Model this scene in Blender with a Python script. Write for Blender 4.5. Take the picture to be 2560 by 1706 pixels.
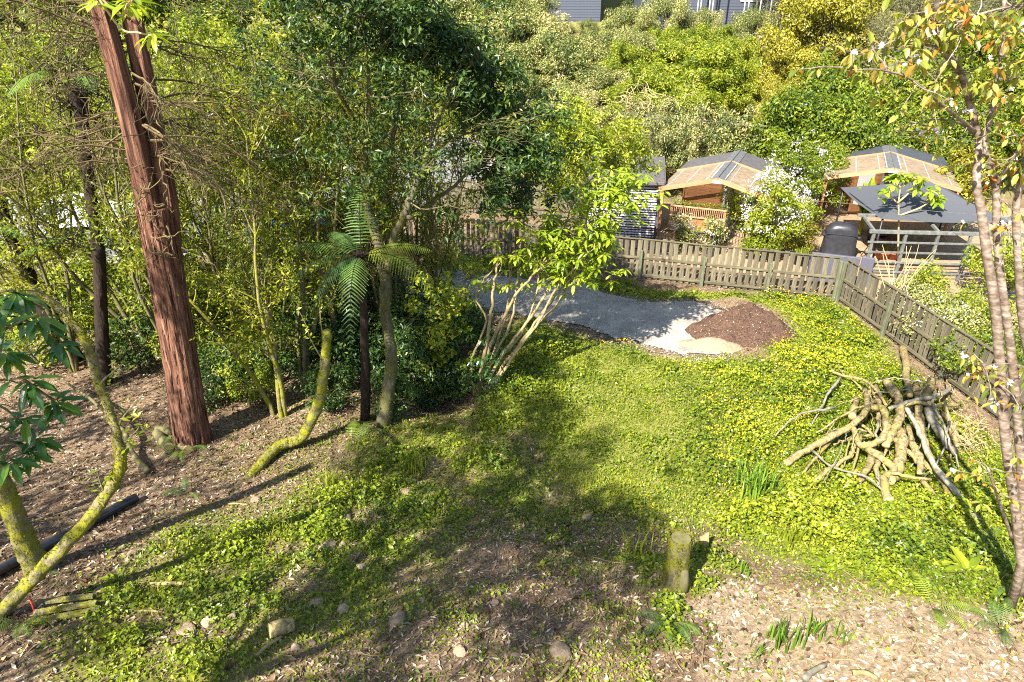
import bpy, math, random
import numpy as np
R = math.radians
rng = np.random.default_rng(7)
random.seed(7)
for o in list(bpy.data.objects): bpy.data.objects.remove(o)
sc = bpy.context.scene
C = sc.collection

# ---------------------------------------------------------------- camera, world, sun, exposure
CAM_H, PITCH, FPX = 9.0, R(27.0), 1707.0
cd = bpy.data.cameras.new('camera'); cam = bpy.data.objects.new('camera', cd); C.objects.link(cam)
cam.location = (0, 0, CAM_H); cam.rotation_euler = (R(90) - PITCH, 0, 0)
cd.sensor_width = 36; cd.lens = 24.0; cd.clip_start = 0.05; cd.clip_end = 1500
sc.camera = cam
SUN_EL, SUN_TRAVEL = R(44), (0.60, 0.80)          # the light travels to the right and away from the camera
w = bpy.data.worlds.new('World'); sc.world = w; w.use_nodes = True
nt = w.node_tree; bg = nt.nodes['Background']
sky = nt.nodes.new('ShaderNodeTexSky'); sky.sky_type = 'NISHITA'; sky.sun_disc = False
sky.sun_elevation = SUN_EL; sky.sun_rotation = math.atan2(-SUN_TRAVEL[0], -SUN_TRAVEL[1])
nt.links.new(sky.outputs[0], bg.inputs[0]); bg.inputs[1].default_value = 0.085
sd = bpy.data.lights.new('sun', 'SUN'); sun = bpy.data.objects.new('sun', sd); C.objects.link(sun)
sd.energy = 5.0; sd.angle = R(0.55); sd.color = (1.0, 0.95, 0.86)
from mathutils import Vector, Matrix
sun.rotation_euler = Vector((SUN_TRAVEL[0]*math.cos(SUN_EL), SUN_TRAVEL[1]*math.cos(SUN_EL), -math.sin(SUN_EL))).to_track_quat('-Z', 'Y').to_euler()
sun.location = (-20, -20, 40)
vs = sc.view_settings; vs.view_transform = 'Standard'; vs.look = 'None'; vs.gamma = 1.0; vs.exposure = 1.9
sc.render.engine = 'CYCLES'
sc.cycles.max_bounces = 6; sc.cycles.diffuse_bounces = 3; sc.cycles.glossy_bounces = 2
sc.cycles.transmission_bounces = 4; sc.cycles.transparent_max_bounces = 6
sc.cycles.filter_width = 1.1; sc.cycles.use_denoising = False
sc.cycles.caustics_reflective = False; sc.cycles.caustics_refractive = False

# ---------------------------------------------------------------- noise and terrain
def vnoise(x, y, seed=0):
    x = np.asarray(x, float); y = np.asarray(y, float)
    xi = np.floor(x).astype(np.int64); yi = np.floor(y).astype(np.int64)
    def hsh(a, b):
        n = (a*374761393 + b*668265263 + seed*974711) & 0xffffffff
        n = ((n ^ (n >> 13))*1274126177) & 0xffffffff
        return ((n ^ (n >> 16)) & 0xffff)/65535.0
    u = x - xi; v = y - yi; u = u*u*(3-2*u); v = v*v*(3-2*v)
    return (hsh(xi, yi)*(1-u) + hsh(xi+1, yi)*u)*(1-v) + (hsh(xi, yi+1)*(1-u) + hsh(xi+1, yi+1)*u)*v
def fbm(x, y, seed=0, o=3):
    s = 0; a = .5; t = 0
    for k in range(o):
        s = s + a*vnoise(np.asarray(x)*2**k, np.asarray(y)*2**k, seed+k); t += a; a *= .5
    return s/t
def sstep(a, b, x):
    t = np.clip((np.asarray(x, float)-a)/(b-a), 0, 1); return t*t*(3-2*t)
def height(x, y):
    x = np.asarray(x, float); y = np.asarray(y, float)
    z = 1.25*sstep(12.5, 4.0, y)
    # hillside beyond the gardens, and the lower road corridor on the left
    start = 33 + 7*sstep(4, -8, x)
    d = np.maximum(0, y-start)
    z = z + 0.25*d - 0.25*1.5*(1-np.exp(-d/1.5))
    z = z - 0.55*sstep(23.5, 26, y)*sstep(0, -5, x)*(1-sstep(36, 44, y))
    # the little gully under the trees
    z = z - 0.7*np.exp(-(((x+1.9)/0.9)**2 + ((y-15.0)/1.0)**2))
    z = z + 0.10*(fbm(x*.6, y*.6, 3)-.5) + 0.05*(fbm(x*3, y*3, 9)-.5)*sstep(30, 20, y)
    return z
def hz(x, y): return float(height(np.array([x]), np.array([y]))[0])
CT, ST = math.cos(PITCH), math.sin(PITCH)
def ray(px, py):
    xp = (px-1280)/FPX; yp = (853-py)/FPX
    return np.array([xp, CT + yp*ST, -ST + yp*CT])
def at(px, py, Y):                      # point at forward distance Y
    r = ray(px, py); t = Y/r[1]; return np.array([t*r[0], Y, CAM_H + t*r[2]])
def atz(px, py, z):                     # point at height z
    r = ray(px, py); t = (z-CAM_H)/r[2]; return np.array([t*r[0], t*r[1], z])
def gp(px, py, dz=0.0):                 # point on the terrain
    z = 0.0
    for _ in range(12):
        p = atz(px, py, z+dz); z1 = hz(p[0], p[1])
        if abs(z1-z) < .002: break
        z = .35*z + .65*z1
    p = atz(px, py, z+dz); return np.array([p[0], p[1], hz(p[0], p[1])])

# ---------------------------------------------------------------- mesh helpers
def norm(v): return v/np.maximum(np.linalg.norm(v, axis=-1, keepdims=True), 1e-9)
class MB:
    def __init__(s): s.v = []; s.f = []; s.n = 0; s.rec = []
    def add(s, v, f, tint=0.5, mi=0):
        v = np.asarray(v, float).reshape(-1, 3); f = np.asarray(f, np.int64)
        t = np.broadcast_to(np.asarray(tint, float), (len(f),)).copy()
        s.v.append(v); s.f.append((f+s.n, t, mi)); s.n += len(v)
    def mesh(s, name, mats, smooth=False, origin=(0, 0, 0)):
        me = bpy.data.meshes.new(name)
        v = np.concatenate(s.v) - np.asarray(origin, float)
        me.vertices.add(len(v)); me.vertices.foreach_set('co', v.astype(np.float32).ravel())
        lp = np.concatenate([f.ravel() for f, t, m in s.f])
        tot = np.concatenate([np.full(len(f), f.shape[1]) for f, t, m in s.f])
        st = np.concatenate([[0], np.cumsum(tot)[:-1]])
        me.loops.add(len(lp)); me.loops.foreach_set('vertex_index', lp.astype(np.int32))
        me.polygons.add(len(tot)); me.polygons.foreach_set('loop_start', st.astype(np.int32))
        tint = np.concatenate([t for f, t, m in s.f]); mi = np.concatenate([np.full(len(f), m) for f, t, m in s.f])
        me.polygons.foreach_set('material_index', mi.astype(np.int32))
        me.polygons.foreach_set('use_smooth', np.full(len(tot), smooth))
        me.update(calc_edges=True)
        a = me.attributes.new('tint', 'FLOAT', 'FACE'); a.data.foreach_set('value', tint.astype(np.float32))
        for m in (mats if isinstance(mats, (list, tuple)) else [mats]): me.materials.append(m)
        return me
    def build(s, name, mats, parent=None, smooth=False, local=False):
        org = (0, 0, 0)
        if parent is not None and not local: org = tuple(parent.location)
        o = bpy.data.objects.new(name, s.mesh(name, mats, smooth, org)); C.objects.link(o)
        if parent is not None: o.parent = parent
        return o
def link(name, me, parent=None, loc=(0, 0, 0), rot=(0, 0, 0), scale=(1, 1, 1)):
    o = bpy.data.objects.new(name, me); C.objects.link(o)
    o.location = loc; o.rotation_euler = rot; o.scale = scale
    if parent is not None: o.parent = parent
    return o
def tag(o, label, cat, group=None, kind=None):
    if label: o['label'] = label
    if cat: o['category'] = cat
    if group: o['group'] = group
    if kind: o['kind'] = kind
    return o
def thing(name, label, cat, loc=(0, 0, 0), rz=0.0, group=None):
    o = bpy.data.objects.new(name, None); C.objects.link(o); o.empty_display_size = .2
    o.location = tuple(float(c) for c in loc); o.rotation_euler = (0, 0, rz)
    return tag(o, label, cat, group)
def copy_thing(root, loc, rz=0.0, scale=(1, 1, 1), label=None, group=None):
    r = root.copy(); C.objects.link(r); r.location = tuple(float(c) for c in loc); r.rotation_euler = (0, 0, rz); r.scale = scale
    if label: r['label'] = label
    if group: r['group'] = group
    for ch in root.children:
        c = ch.copy(); C.objects.link(c); c.parent = r
        for g in ch.children:
            d = g.copy(); C.objects.link(d); d.parent = c
    return r

BOXF = np.array([[0,3,2,1],[4,5,6,7],[0,1,5,4],[1,2,6,5],[2,3,7,6],[3,0,4,7]])
def box(mb, c, s, rot=None, tint=.5, bev=0.0, mi=0):
    h = np.asarray(s, float)/2
    v = np.array([[-1,-1,-1],[1,-1,-1],[1,1,-1],[-1,1,-1],[-1,-1,1],[1,-1,1],[1,1,1],[-1,1,1]])*h
    if rot is not None: v = v @ np.array(rot).T
    mb.add(v+np.asarray(c, float), BOXF, tint, mi)
def bbox_bevel(mb, c, s, b=.01, tint=.5, mi=0):
    """a box with chamfered edges (24 verts)"""
    h = np.asarray(s, float)/2; b = min(b, h.min()*.6)
    V = []; idx = {}
    for sx in (-1, 1):
        for sy in (-1, 1):
            for sz in (-1, 1):
                for ax in range(3):
                    p = np.array([sx, sy, sz])*(h-b); p[ax] = (sx, sy, sz)[ax]*h[ax]
                    idx[(sx, sy, sz, ax)] = len(V); V.append(p)
    q = []; t = []
    for ax in range(3):
        o1, o2 = (ax+1) % 3, (ax+2) % 3
        for sg in (-1, 1):
            k = []
            for a_, b_ in ((-1,-1),(1,-1),(1,1),(-1,1)):
                s3 = [0,0,0]; s3[ax] = sg; s3[o1] = a_; s3[o2] = b_; k.append(idx[(*s3, ax)])
            q.append(k if sg > 0 else k[::-1])
    for ax in range(3):
        o1, o2 = (ax+1) % 3, (ax+2) % 3
        for a_ in (-1, 1):
            for b_ in (-1, 1):
                def g(sg, f):
                    s3 = [0,0,0]; s3[ax] = sg; s3[o1] = a_; s3[o2] = b_; return idx[(*s3, f)]
                k = [g(-1, o1), g(1, o1), g(1, o2), g(-1, o2)]
                q.append(k if a_*b_ < 0 else k[::-1])
    for sx in (-1, 1):
        for sy in (-1, 1):
            for sz in (-1, 1):
                k = [idx[(sx, sy, sz, a)] for a in range(3)]
                t.append(k if sx*sy*sz > 0 else k[::-1])
    n0 = mb.n
    mb.add(np.array(V)+np.asarray(c, float), np.array(q), tint, mi)
    mb.f.append((np.array(t)+n0, np.full(len(t), tint), mi))
def beam(mb, a, b, wd, th, up=(0, 0, 1), tint=.5, mi=0):
    a = np.asarray(a, float); b = np.asarray(b, float); d = b-a; L = np.linalg.norm(d); d = d/L
    s = np.cross(np.asarray(up, float), d)
    if np.linalg.norm(s) < 1e-4: s = np.cross((1, 0, 0), d)
    s = s/np.linalg.norm(s); u = np.cross(d, s)
    box(mb, (a+b)/2, (L, wd, th), np.stack([d, s, u], 1), tint, mi=mi)
def tube(mb, pts, rad, n=6, tint=.5, cap=True, wob=0.0, mi=0, flute=0.0, capmi=None, disp=None):
    P = np.asarray(pts, float); m = len(P); rad = np.broadcast_to(np.asarray(rad, float), (m,))
    T = np.gradient(P, axis=0); T = norm(T)
    ref = np.array([0.13, 0.31, 0.94]) if abs(T[:, 2]).mean() < .8 else np.array([0.94, 0.31, 0.13])
    S = norm(np.cross(T, ref)); U = np.cross(S, T)
    a = np.arange(n)*2*math.pi/n
    rr = rad[:, None]*np.ones((1, n))
    if wob: rr = rr*(1 + wob*(rng.random((m, n))-.5)*2)
    if flute: rr = rr*(1 + flute*np.sin(a*5+1)[None] + flute*.6*np.sin(a*9+.4)[None])
    if disp is not None: rr = rr*(1+disp(a[None, :]+0*rad[:, None], np.linspace(0, 1, m)[:, None]+0*a[None, :]))
    V = P[:, None, :] + rr[..., None]*(np.cos(a)[None, :, None]*S[:, None] + np.sin(a)[None, :, None]*U[:, None])
    i = np.arange(m-1)[:, None]*n; j = np.arange(n)[None]; j2 = (j+1) % n
    F = np.stack([i+j, i+j2, i+n+j2, i+n+j], -1).reshape(-1, 4)
    n0 = mb.n
    mb.add(V.reshape(-1, 3), F, tint, mi)
    if cap:
        for k in (0, m-1):
            c = mb.n; mb.v.append(P[k:k+1]); mb.n += 1
            b0 = n0+k*n
            tri = np.stack([np.full(n, c), b0+(np.arange(n)+1) % n, b0+np.arange(n)], 1) if k == 0 else np.stack([np.full(n, c), b0+np.arange(n), b0+(np.arange(n)+1) % n], 1)
            mb.f.append((tri, np.full(n, tint if np.isscalar(tint) else .5), mi if capmi is None else capmi))
def fuzz(mb, P, rad, n, ln=.035, wd=.012, tint=.6):
    """short moss tufts standing off a stem"""
    P = np.asarray(P, float); rad = np.broadcast_to(np.asarray(rad, float), (len(P),)); f = rng.random(n)*(len(P)-1.001); i = f.astype(int); u = (f-i)[:, None]
    c = P[i]*(1-u)+P[i+1]*u; r = rad[i]*(1-u[:, 0])+rad[i+1]*u[:, 0]; T = norm(P[i+1]-P[i]); d = rdir(n)+np.array([-.2, -.1, .55]); d = d-T*(d*T).sum(1, keepdims=True); d = norm(d)
    b0 = c+d*(r*.9)[:, None]; e = norm(d+.7*rdir(n))*(ln*(.5+rng.random(n)))[:, None]; s = norm(np.cross(T, d))*(wd*(.6+.8*rng.random(n)))[:, None]
    mb.add(np.stack([b0-s, b0+s, b0+e], 1).reshape(-1, 3), np.arange(3*n).reshape(-1, 3), np.clip(tint+.22*rng.normal(size=n), 0, 1))
def path(p0, d0, L, n, wander=.15, up=0.0, g=None):
    g = g or rng; p = np.asarray(p0, float); d = norm(np.asarray(d0, float)); out = [p]
    for k in range(n):
        d = norm(d + g.normal(0, wander, 3) + np.array([0, 0, up])); p = p + d*L/n; out.append(p)
    return np.array(out)
def smooth_path(pts, k=4):
    P = np.asarray(pts, float); n = len(P); E = np.vstack([2*P[0]-P[1], P, 2*P[-1]-P[-2]]); out = []
    for i in range(n-1):
        a, b, c, d = E[i], E[i+1], E[i+2], E[i+3]
        for t in np.arange(k)/k:
            out.append(.5*((2*b)+(-a+c)*t+(2*a-5*b+4*c-d)*t*t+(-a+3*b-3*c+d)*t**3))
    out.append(P[-1]); return np.array(out)
def rdir(n): return norm(rng.normal(size=(n, 3)))
def leaves(mb, P, N, size, aspect=.42, tint=.5, droop=.25, fold=.25, mi=0, axis=None):
    """one folded rhombic leaf per point"""
    n = len(P)
    if n == 0: return
    N = norm(N); a = rdir(n) if axis is None else axis + .35*rdir(n)
    a = a - N*(a*N).sum(1, keepdims=True); a = norm(a); a[:, 2] -= droop; a = norm(a)
    b = norm(np.cross(N, a)); N2 = np.cross(a, b)
    s = np.broadcast_to(np.asarray(size, float), (n,))*(.7+.6*rng.random(n)); s = s[:, None]; wv = s*aspect*.5
    V = np.stack([P-a*s*.5, P+b*wv+N2*wv*fold-a*s*.08, P+a*s*.5-N2*wv*.3, P-b*wv+N2*wv*fold-a*s*.08], 1)
    mb.add(V.reshape(-1, 3), np.arange(4*n).reshape(-1, 4), tint, mi)
def bigleaves(mb, P, A, N, size, width=.33, curl=.25, tint=.5, mi=0):
    """eight-vertex leaves: base P, axis A, face normal N"""
    n = len(P); A = norm(A); B = norm(np.cross(N, A)); U = np.cross(A, B)
    s = np.broadcast_to(np.asarray(size, float), (n,))[:, None]; wv = s*width*.5
    def pt(t, side, lift): return P + A*s*t - U*s*curl*t*t + B*wv*side + U*wv*lift
    V = np.stack([pt(0,0,0), pt(.33,-.85,.3), pt(.33,0,0), pt(.33,.85,.3), pt(.7,-.8,.25), pt(.7,0,0), pt(.7,.8,.25), pt(1,0,0)], 1).reshape(-1, 3)
    o = (np.arange(n)*8)[:, None]
    q = np.concatenate([o+np.array([[1,2,5,4]]), o+np.array([[2,3,6,5]])]); t = np.concatenate([o+np.array([[0,2,1]]), o+np.array([[0,3,2]]), o+np.array([[4,5,7]]), o+np.array([[5,6,7]])])
    tt = np.broadcast_to(np.asarray(tint, float), (n,)); n0 = mb.n; mb.rec.append((V.reshape(n, 8, 3), tt.copy()))
    mb.add(V, q, np.tile(tt, 2), mi); mb.f.append((t+n0, np.tile(tt, 4), mi))
LQ = np.array([[1,2,5,4],[2,3,6,5]]); LT_ = np.array([[0,2,1],[0,3,2],[4,5,7],[5,6,7]])
def build_leaves(mb, mat, parent, nmax=300, name='leaf', rest='small_leaves'):
    """the leaves that show largest become parts of their own, the others one joined part"""
    V = np.concatenate([r[0] for r in mb.rec]); T = np.concatenate([r[1] for r in mb.rec]); c = V.mean(1); size = np.linalg.norm(V[:, 7]-V[:, 0], axis=1)/np.linalg.norm(c-np.array([0, 0, CAM_H]), axis=1)
    o = np.argsort(-size)
    for k in o[:nmax]:
        q = MB(); q.add(V[k], LQ, T[k]); q.f.append((LT_.copy(), np.full(4, T[k]), 0)); q.build(name, mat, parent)
    r = o[nmax:]
    if len(r):
        q = MB(); n = len(r); of = (np.arange(n)*8)[:, None, None]; q.add(V[r].reshape(-1, 3), (of+LQ[None]).reshape(-1, 4), np.repeat(T[r], 2)); q.f.append(((of+LT_[None]).reshape(-1, 3), np.repeat(T[r], 4), 0)); q.build(rest, mat, parent)['kind'] = 'stuff'
def blades(mb, P, h, wd, lean=.5, tint=.5, mi=0):
    """grass blades: two-segment tapered strips"""
    n = len(P); az = rng.random(n)*2*math.pi; d = np.stack([np.cos(az), np.sin(az), np.zeros(n)], 1); s = np.stack([-np.sin(az), np.cos(az), np.zeros(n)], 1)
    h = np.broadcast_to(np.asarray(h, float), (n,))[:, None]; l = (lean*rng.random(n))[:, None]; z = np.array([[0, 0, 1.0]])
    wv = np.broadcast_to(np.asarray(wd, float), (n,))[:, None]*.5
    m = P + z*h*.6 + d*h*l*.35; t = P + z*h*(1-.35*l) + d*h*l
    V = np.stack([P-s*wv, P+s*wv, m+s*wv*.8, m-s*wv*.8, t], 1).reshape(-1, 3); o = (np.arange(n)*5)[:, None]; n0 = mb.n
    tt = np.broadcast_to(np.asarray(tint, float), (n,))
    mb.add(V, o+np.array([[0,1,2,3]]), tt, mi); mb.f.append((o+np.array([[3,2,4]])+n0, tt.copy(), mi))
def frond(mb, base, az, L, rise, sag, npin=26, plen=.32, pinn=9, tint=.5, roll=0.0, rmb=None, rr=.008, pw=.05, s0=.12, tilt=0.0, pieces=None):
    """fern frond: arching rachis, paired pinnae, each pinna a row of pinnules"""
    az_v = np.array([math.cos(az), math.sin(az), 0]); sd_ = np.array([-math.sin(az), math.cos(az), 0])
    def pos(s): s = np.asarray(s)[..., None]; return np.asarray(base) + az_v*(L*(s-.18*s*s*sag)) + np.array([0, 0, 1.])*(L*(rise*s - sag*s**2.2)) 
    ss = np.linspace(0, 1, 14); RP = pos(ss)
    tube(rmb if rmb is not None else mb, RP, np.linspace(rr, rr*.25, 14), 4, .3)
    s = np.linspace(s0, .985, npin); c = pos(s); T = norm(pos(s+.01)-pos(s-.01)); side = sd_*math.cos(roll)+np.array([0, 0, 1])*math.sin(roll)
    uu = (s-s0)/(1-s0); prof = np.maximum(.03, np.minimum(1, .35+3.0*uu)*(1-uu)**.75)*(1+.10*rng.normal(size=npin))*plen
    for sg in (-1, 1):
        D = norm(sg*side + T*.45 + np.array([0, 0, -.22+tilt])); k = (np.arange(pinn)+.5)/pinn
        cc = c[:, None]+D[:, None]*(prof[:, None]*k[None])[..., None] + np.array([0, 0, -1])*(prof[:, None]*.25*k[None]**2)[..., None]
        per = norm(np.cross(D, np.cross(T, D)))            # across the pinna, along the rachis
        hw = pw*(1-k*.75)[None, :, None]*(prof/plen)[:, None, None]**.3
        st = (prof/pinn*.62)[:, None, None]*D[:, None]
        j = (.8+.4*rng.random((npin, pinn)))[..., None]
        v = np.stack([cc-st, cc+per[:, None]*hw*j+st*.3, cc+st, cc-per[:, None]*hw*j+st*.3], 2)
        tt = np.broadcast_to((np.asarray(tint)+.12*(rng.random((npin, 1))-.5)), (npin, pinn))
        if pieces is not None: pieces += [(v[i_].reshape(-1, 3), tt[i_, 0]) for i_ in range(npin)]; continue
        mb.add(v.reshape(-1, 3), np.arange(npin*pinn*4).reshape(-1, 4), tt.ravel())

# ---------------------------------------------------------------- materials
def lin(h):
    h = h.lstrip('#'); c = [int(h[i:i+2], 16)/255 for i in (0, 2, 4)]
    return tuple((x/12.92 if x <= .04045 else ((x+.055)/1.055)**2.4) for x in c)
def newmat(name):
    m = bpy.data.materials.new(name); m.use_nodes = True; return m, m.node_tree, m.node_tree.nodes['Principled BSDF']
def ramp(nt, fac, stops):
    r = nt.nodes.new('ShaderNodeValToRGB'); e = r.color_ramp.elements
    while len(e) < len(stops): e.new(.5)
    for el, (p, c) in zip(e, stops): el.position = p; el.color = (*c, 1)
    nt.links.new(fac, r.inputs[0]); return r.outputs[0]
def leafmat(name, stops, trans=.35, rough=.42, spec=.4, var=.10, tcol=(1.15, 1.25, .55)):
    m, nt, b = newmat(name); L = nt.links.new
    at_ = nt.nodes.new('ShaderNodeAttribute'); at_.attribute_name = 'tint'
    oi = nt.nodes.new('ShaderNodeObjectInfo')
    ma = nt.nodes.new('ShaderNodeMath'); ma.operation = 'MULTIPLY_ADD'; L(oi.outputs['Random'], ma.inputs[0]); ma.inputs[1].default_value = var*2; ma.inputs[2].default_value = -var
    ad = nt.nodes.new('ShaderNodeMath'); ad.use_clamp = True; L(at_.outputs['Fac'], ad.inputs[0]); L(ma.outputs[0], ad.inputs[1])
    col = ramp(nt, ad.outputs[0], stops)
    L(col, b.inputs['Base Color']); b.inputs['Roughness'].default_value = rough; b.inputs['Specular IOR Level'].default_value = spec
    tr = nt.nodes.new('ShaderNodeBsdfTranslucent'); mx = nt.nodes.new('ShaderNodeMix'); mx.data_type = 'RGBA'; mx.blend_type = 'MULTIPLY'; mx.inputs[0].default_value = 1
    L(col, mx.inputs[6]); mx.inputs[7].default_value = (*tcol, 1); L(mx.outputs[2], tr.inputs[0])
    ms = nt.nodes.new('ShaderNodeMixShader'); ms.inputs[0].default_value = trans
    L(b.outputs[0], ms.inputs[1]); L(tr.outputs[0], ms.inputs[2]); L(ms.outputs[0], nt.nodes['Material Output'].inputs[0])
    return m
def noisecol(nt, scale, stops, detail=5, rough=.6, vec=None, stretch=None, dist=0.0, coord='Object'):
    tc = nt.nodes.new('ShaderNodeTexCoord'); src = tc.outputs[coord]
    if stretch:
        mp = nt.nodes.new('ShaderNodeMapping'); mp.inputs['Scale'].default_value = stretch; nt.links.new(src, mp.inputs[0]); src = mp.outputs[0]
    n = nt.nodes.new('ShaderNodeTexNoise'); n.inputs['Scale'].default_value = scale; n.inputs['Detail'].default_value = detail; n.inputs['Roughness'].default_value = rough; n.inputs['Distortion'].default_value = dist
    nt.links.new(src, n.inputs['Vector'])
    return ramp(nt, n.outputs['Fac'], stops), n.outputs['Fac']
def bump(nt, b, fac, strength=.4, dist=.02):
    bp = nt.nodes.new('ShaderNodeBump'); bp.inputs['Strength'].default_value = strength; bp.inputs['Distance'].default_value = dist
    nt.links.new(fac, bp.inputs['Height']); nt.links.new(bp.outputs[0], b.inputs['Normal'])
def mixc(nt, fac, a, b):
    mx = nt.nodes.new('ShaderNodeMix'); mx.data_type = 'RGBA'
    for s, v in ((0, fac), (6, a), (7, b)):
        if hasattr(v, 'is_linked') or hasattr(v, 'node'): nt.links.new(v, mx.inputs[s])
        elif s == 0: mx.inputs[0].default_value = v
        else: mx.inputs[s].default_value = (*v, 1)
    return mx.outputs[2]
def barkmat(name, stops, scale=6, stretch=(1, 1, .18), bstr=.7, bdist=.03, moss=None, mthr=.5, rough=.85, var=0.0):
    m, nt, b = newmat(name); c, f = noisecol(nt, scale, stops, 6, .65, stretch=stretch)
    if moss:
        n = nt.nodes.new('ShaderNodeTexNoise'); n.inputs['Scale'].default_value = 3.5; n.inputs['Detail'].default_value = 8; n.inputs['Roughness'].default_value = .8
        tc = nt.nodes.new('ShaderNodeTexCoord'); nt.links.new(tc.outputs['Object'], n.inputs['Vector'])
        fc = ramp(nt, n.outputs['Fac'], [(mthr-.06, (0, 0, 0)), (mthr+.07, (1, 1, 1))])
        c = mixc(nt, fc, c, moss)
    at_ = nt.nodes.new('ShaderNodeAttribute'); at_.attribute_name = 'tint'
    hv = nt.nodes.new('ShaderNodeHueSaturation'); md = nt.nodes.new('ShaderNodeMath'); md.operation = 'MULTIPLY_ADD'; md.inputs[1].default_value = .8; md.inputs[2].default_value = .6
    nt.links.new(at_.outputs['Fac'], md.inputs[0]); nt.links.new(md.outputs[0], hv.inputs['Value']); nt.links.new(c, hv.inputs['Color'])
    nt.links.new(hv.outputs[0], b.inputs['Base Color']); b.inputs['Roughness'].default_value = rough; b.inputs['Specular IOR Level'].default_value = .2
    bump(nt, b, f, bstr, bdist); return m
def plain(name, col, rough=.6, metal=0.0, nscale=8, var=.25, spec=.4, stretch=None, bstr=.15, tintvar=.0):
    m, nt, b = newmat(name)
    a = tuple(x*(1-var) for x in col); d = tuple(min(1, x*(1+var)) for x in col)
    c, f = noisecol(nt, nscale, [(.3, a), (.7, d)], 5, .6, stretch=stretch)
    if tintvar:
        oi = nt.nodes.new('ShaderNodeObjectInfo'); hv = nt.nodes.new('ShaderNodeHueSaturation'); md = nt.nodes.new('ShaderNodeMath'); md.operation = 'MULTIPLY_ADD'
        md.inputs[1].default_value = tintvar*2; md.inputs[2].default_value = 1-tintvar; nt.links.new(oi.outputs['Random'], md.inputs[0]); nt.links.new(md.outputs[0], hv.inputs['Value']); nt.links.new(c, hv.inputs['Color']); c = hv.outputs[0]
    nt.links.new(c, b.inputs['Base Color']); b.inputs['Roughness'].default_value = rough; b.inputs['Metallic'].default_value = metal; b.inputs['Specular IOR Level'].default_value = spec
    if bstr: bump(nt, b, f, bstr, .01)
    return m
M = {}
M['lime'] = leafmat('leaf_lime', [(0, (.05,.085,.006)), (.45, (.17,.22,.012)), (.8, (.28,.31,.02)), (1, (.40,.38,.05))], trans=.4)
M['green'] = leafmat('leaf_green', [(0, (.03,.065,.006)), (.5, (.12,.17,.010)), (.85, (.225,.265,.016)), (1, (.35,.34,.04))], trans=.4)
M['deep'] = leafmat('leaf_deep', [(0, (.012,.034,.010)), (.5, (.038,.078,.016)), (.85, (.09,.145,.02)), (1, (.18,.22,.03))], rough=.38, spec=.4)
M['thicket'] = leafmat('leaf_thicket', [(0, (.04,.058,.006)), (.45, (.15,.17,.010)), (.75, (.28,.29,.016)), (1, (.44,.41,.05))], rough=.38, spec=.4, trans=.45)
M['olive'] = leafmat('leaf_olive', [(0, (.04,.06,.018)), (.4, (.13,.16,.035)), (.65, (.24,.27,.06)), (.82, (.36,.34,.10)), (.9, (.46,.31,.14)), (1, (.52,.40,.22))], trans=.25)
M['gold'] = leafmat('leaf_gold', [(0, (.08,.08,.006)), (.5, (.20,.185,.012)), (1, (.36,.31,.03))], trans=.25)
M['kanuka'] = leafmat('leaf_kanuka', [(0, (.06,.06,.025)), (.5, (.13,.125,.045)), (1, (.25,.225,.11))], trans=.2, rough=.6)
M['cover'] = leafmat('leaf_cover', [(0, (.045,.085,.006)), (.45, (.155,.205,.010)), (.8, (.265,.295,.015)), (1, (.38,.37,.04))], rough=.4, spec=.4)
M['grass'] = leafmat('leaf_grass', [(0, (.09,.13,.008)), (.5, (.23,.27,.016)), (.85, (.38,.36,.05)), (1, (.48,.40,.14))], rough=.5, trans=.45)
M['iris'] = leafmat('leaf_iris', [(0, (.07,.14,.015)), (.5, (.15,.25,.025)), (1, (.28,.36,.05))], rough=.4, trans=.45)
M['palm'] = leafmat('leaf_palmate', [(0, (.05,.11,.012)), (.5, (.17,.25,.015)), (.8, (.30,.36,.02)), (1, (.42,.44,.06))], rough=.32, spec=.6, trans=.45)
M['glossy'] = leafmat('leaf_glossy', [(0, (.02,.07,.015)), (.5, (.055,.14,.02)), (.8, (.14,.24,.018)), (1, (.30,.38,.03))], rough=.25, spec=.6, trans=.42)
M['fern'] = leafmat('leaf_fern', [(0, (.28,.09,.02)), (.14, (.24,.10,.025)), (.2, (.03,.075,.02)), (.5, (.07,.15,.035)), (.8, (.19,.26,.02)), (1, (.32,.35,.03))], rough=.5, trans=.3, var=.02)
M['cherry'] = leafmat('leaf_cherry', [(0, (.08,.13,.02)), (.35, (.22,.25,.03)), (.6, (.38,.32,.07)), (.82, (.38,.22,.035)), (1, (.36,.12,.02))], trans=.45, rough=.35)
M['white'] = leafmat('petal_white', [(0, (.62,.55,.57)), (1, (.85,.82,.82))], trans=.25, tcol=(1, 1, 1))
M['yellow'] = leafmat('petal_yellow', [(0, (.70,.42,.005)), (1, (.85,.62,.01))], trans=.15, tcol=(1, 1, .5), rough=.25)
M['redwood'] = barkmat('bark_redwood', [(.32, (.026,.012,.008)), (.46, (.115,.052,.032)), (.58, (.23,.110,.068)), (.72, (.40,.23,.15))], 13, (1, 1, .06), 1.0, .09)
M['bark_olive'] = barkmat('bark_olive', [(.3, (.055,.048,.022)), (.7, (.17,.145,.075))], 9, (1, 1, .3), .6, .012, moss=(.12, .12, .012), mthr=.56)
M['bark_moss'] = barkmat('bark_mossy', [(.3, (.06,.05,.025)), (.7, (.24,.20,.12))], 14, (1, 1, .5), 1.0, .05, moss=(.185, .18, .010), mthr=.49)
M['bark_t1'] = barkmat('bark_lichened', [(.3, (.035,.03,.02)), (.7, (.13,.115,.075))], 12, (1, 1, .4), .9, .03, moss=(.095, .095, .012), mthr=.52)
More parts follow.
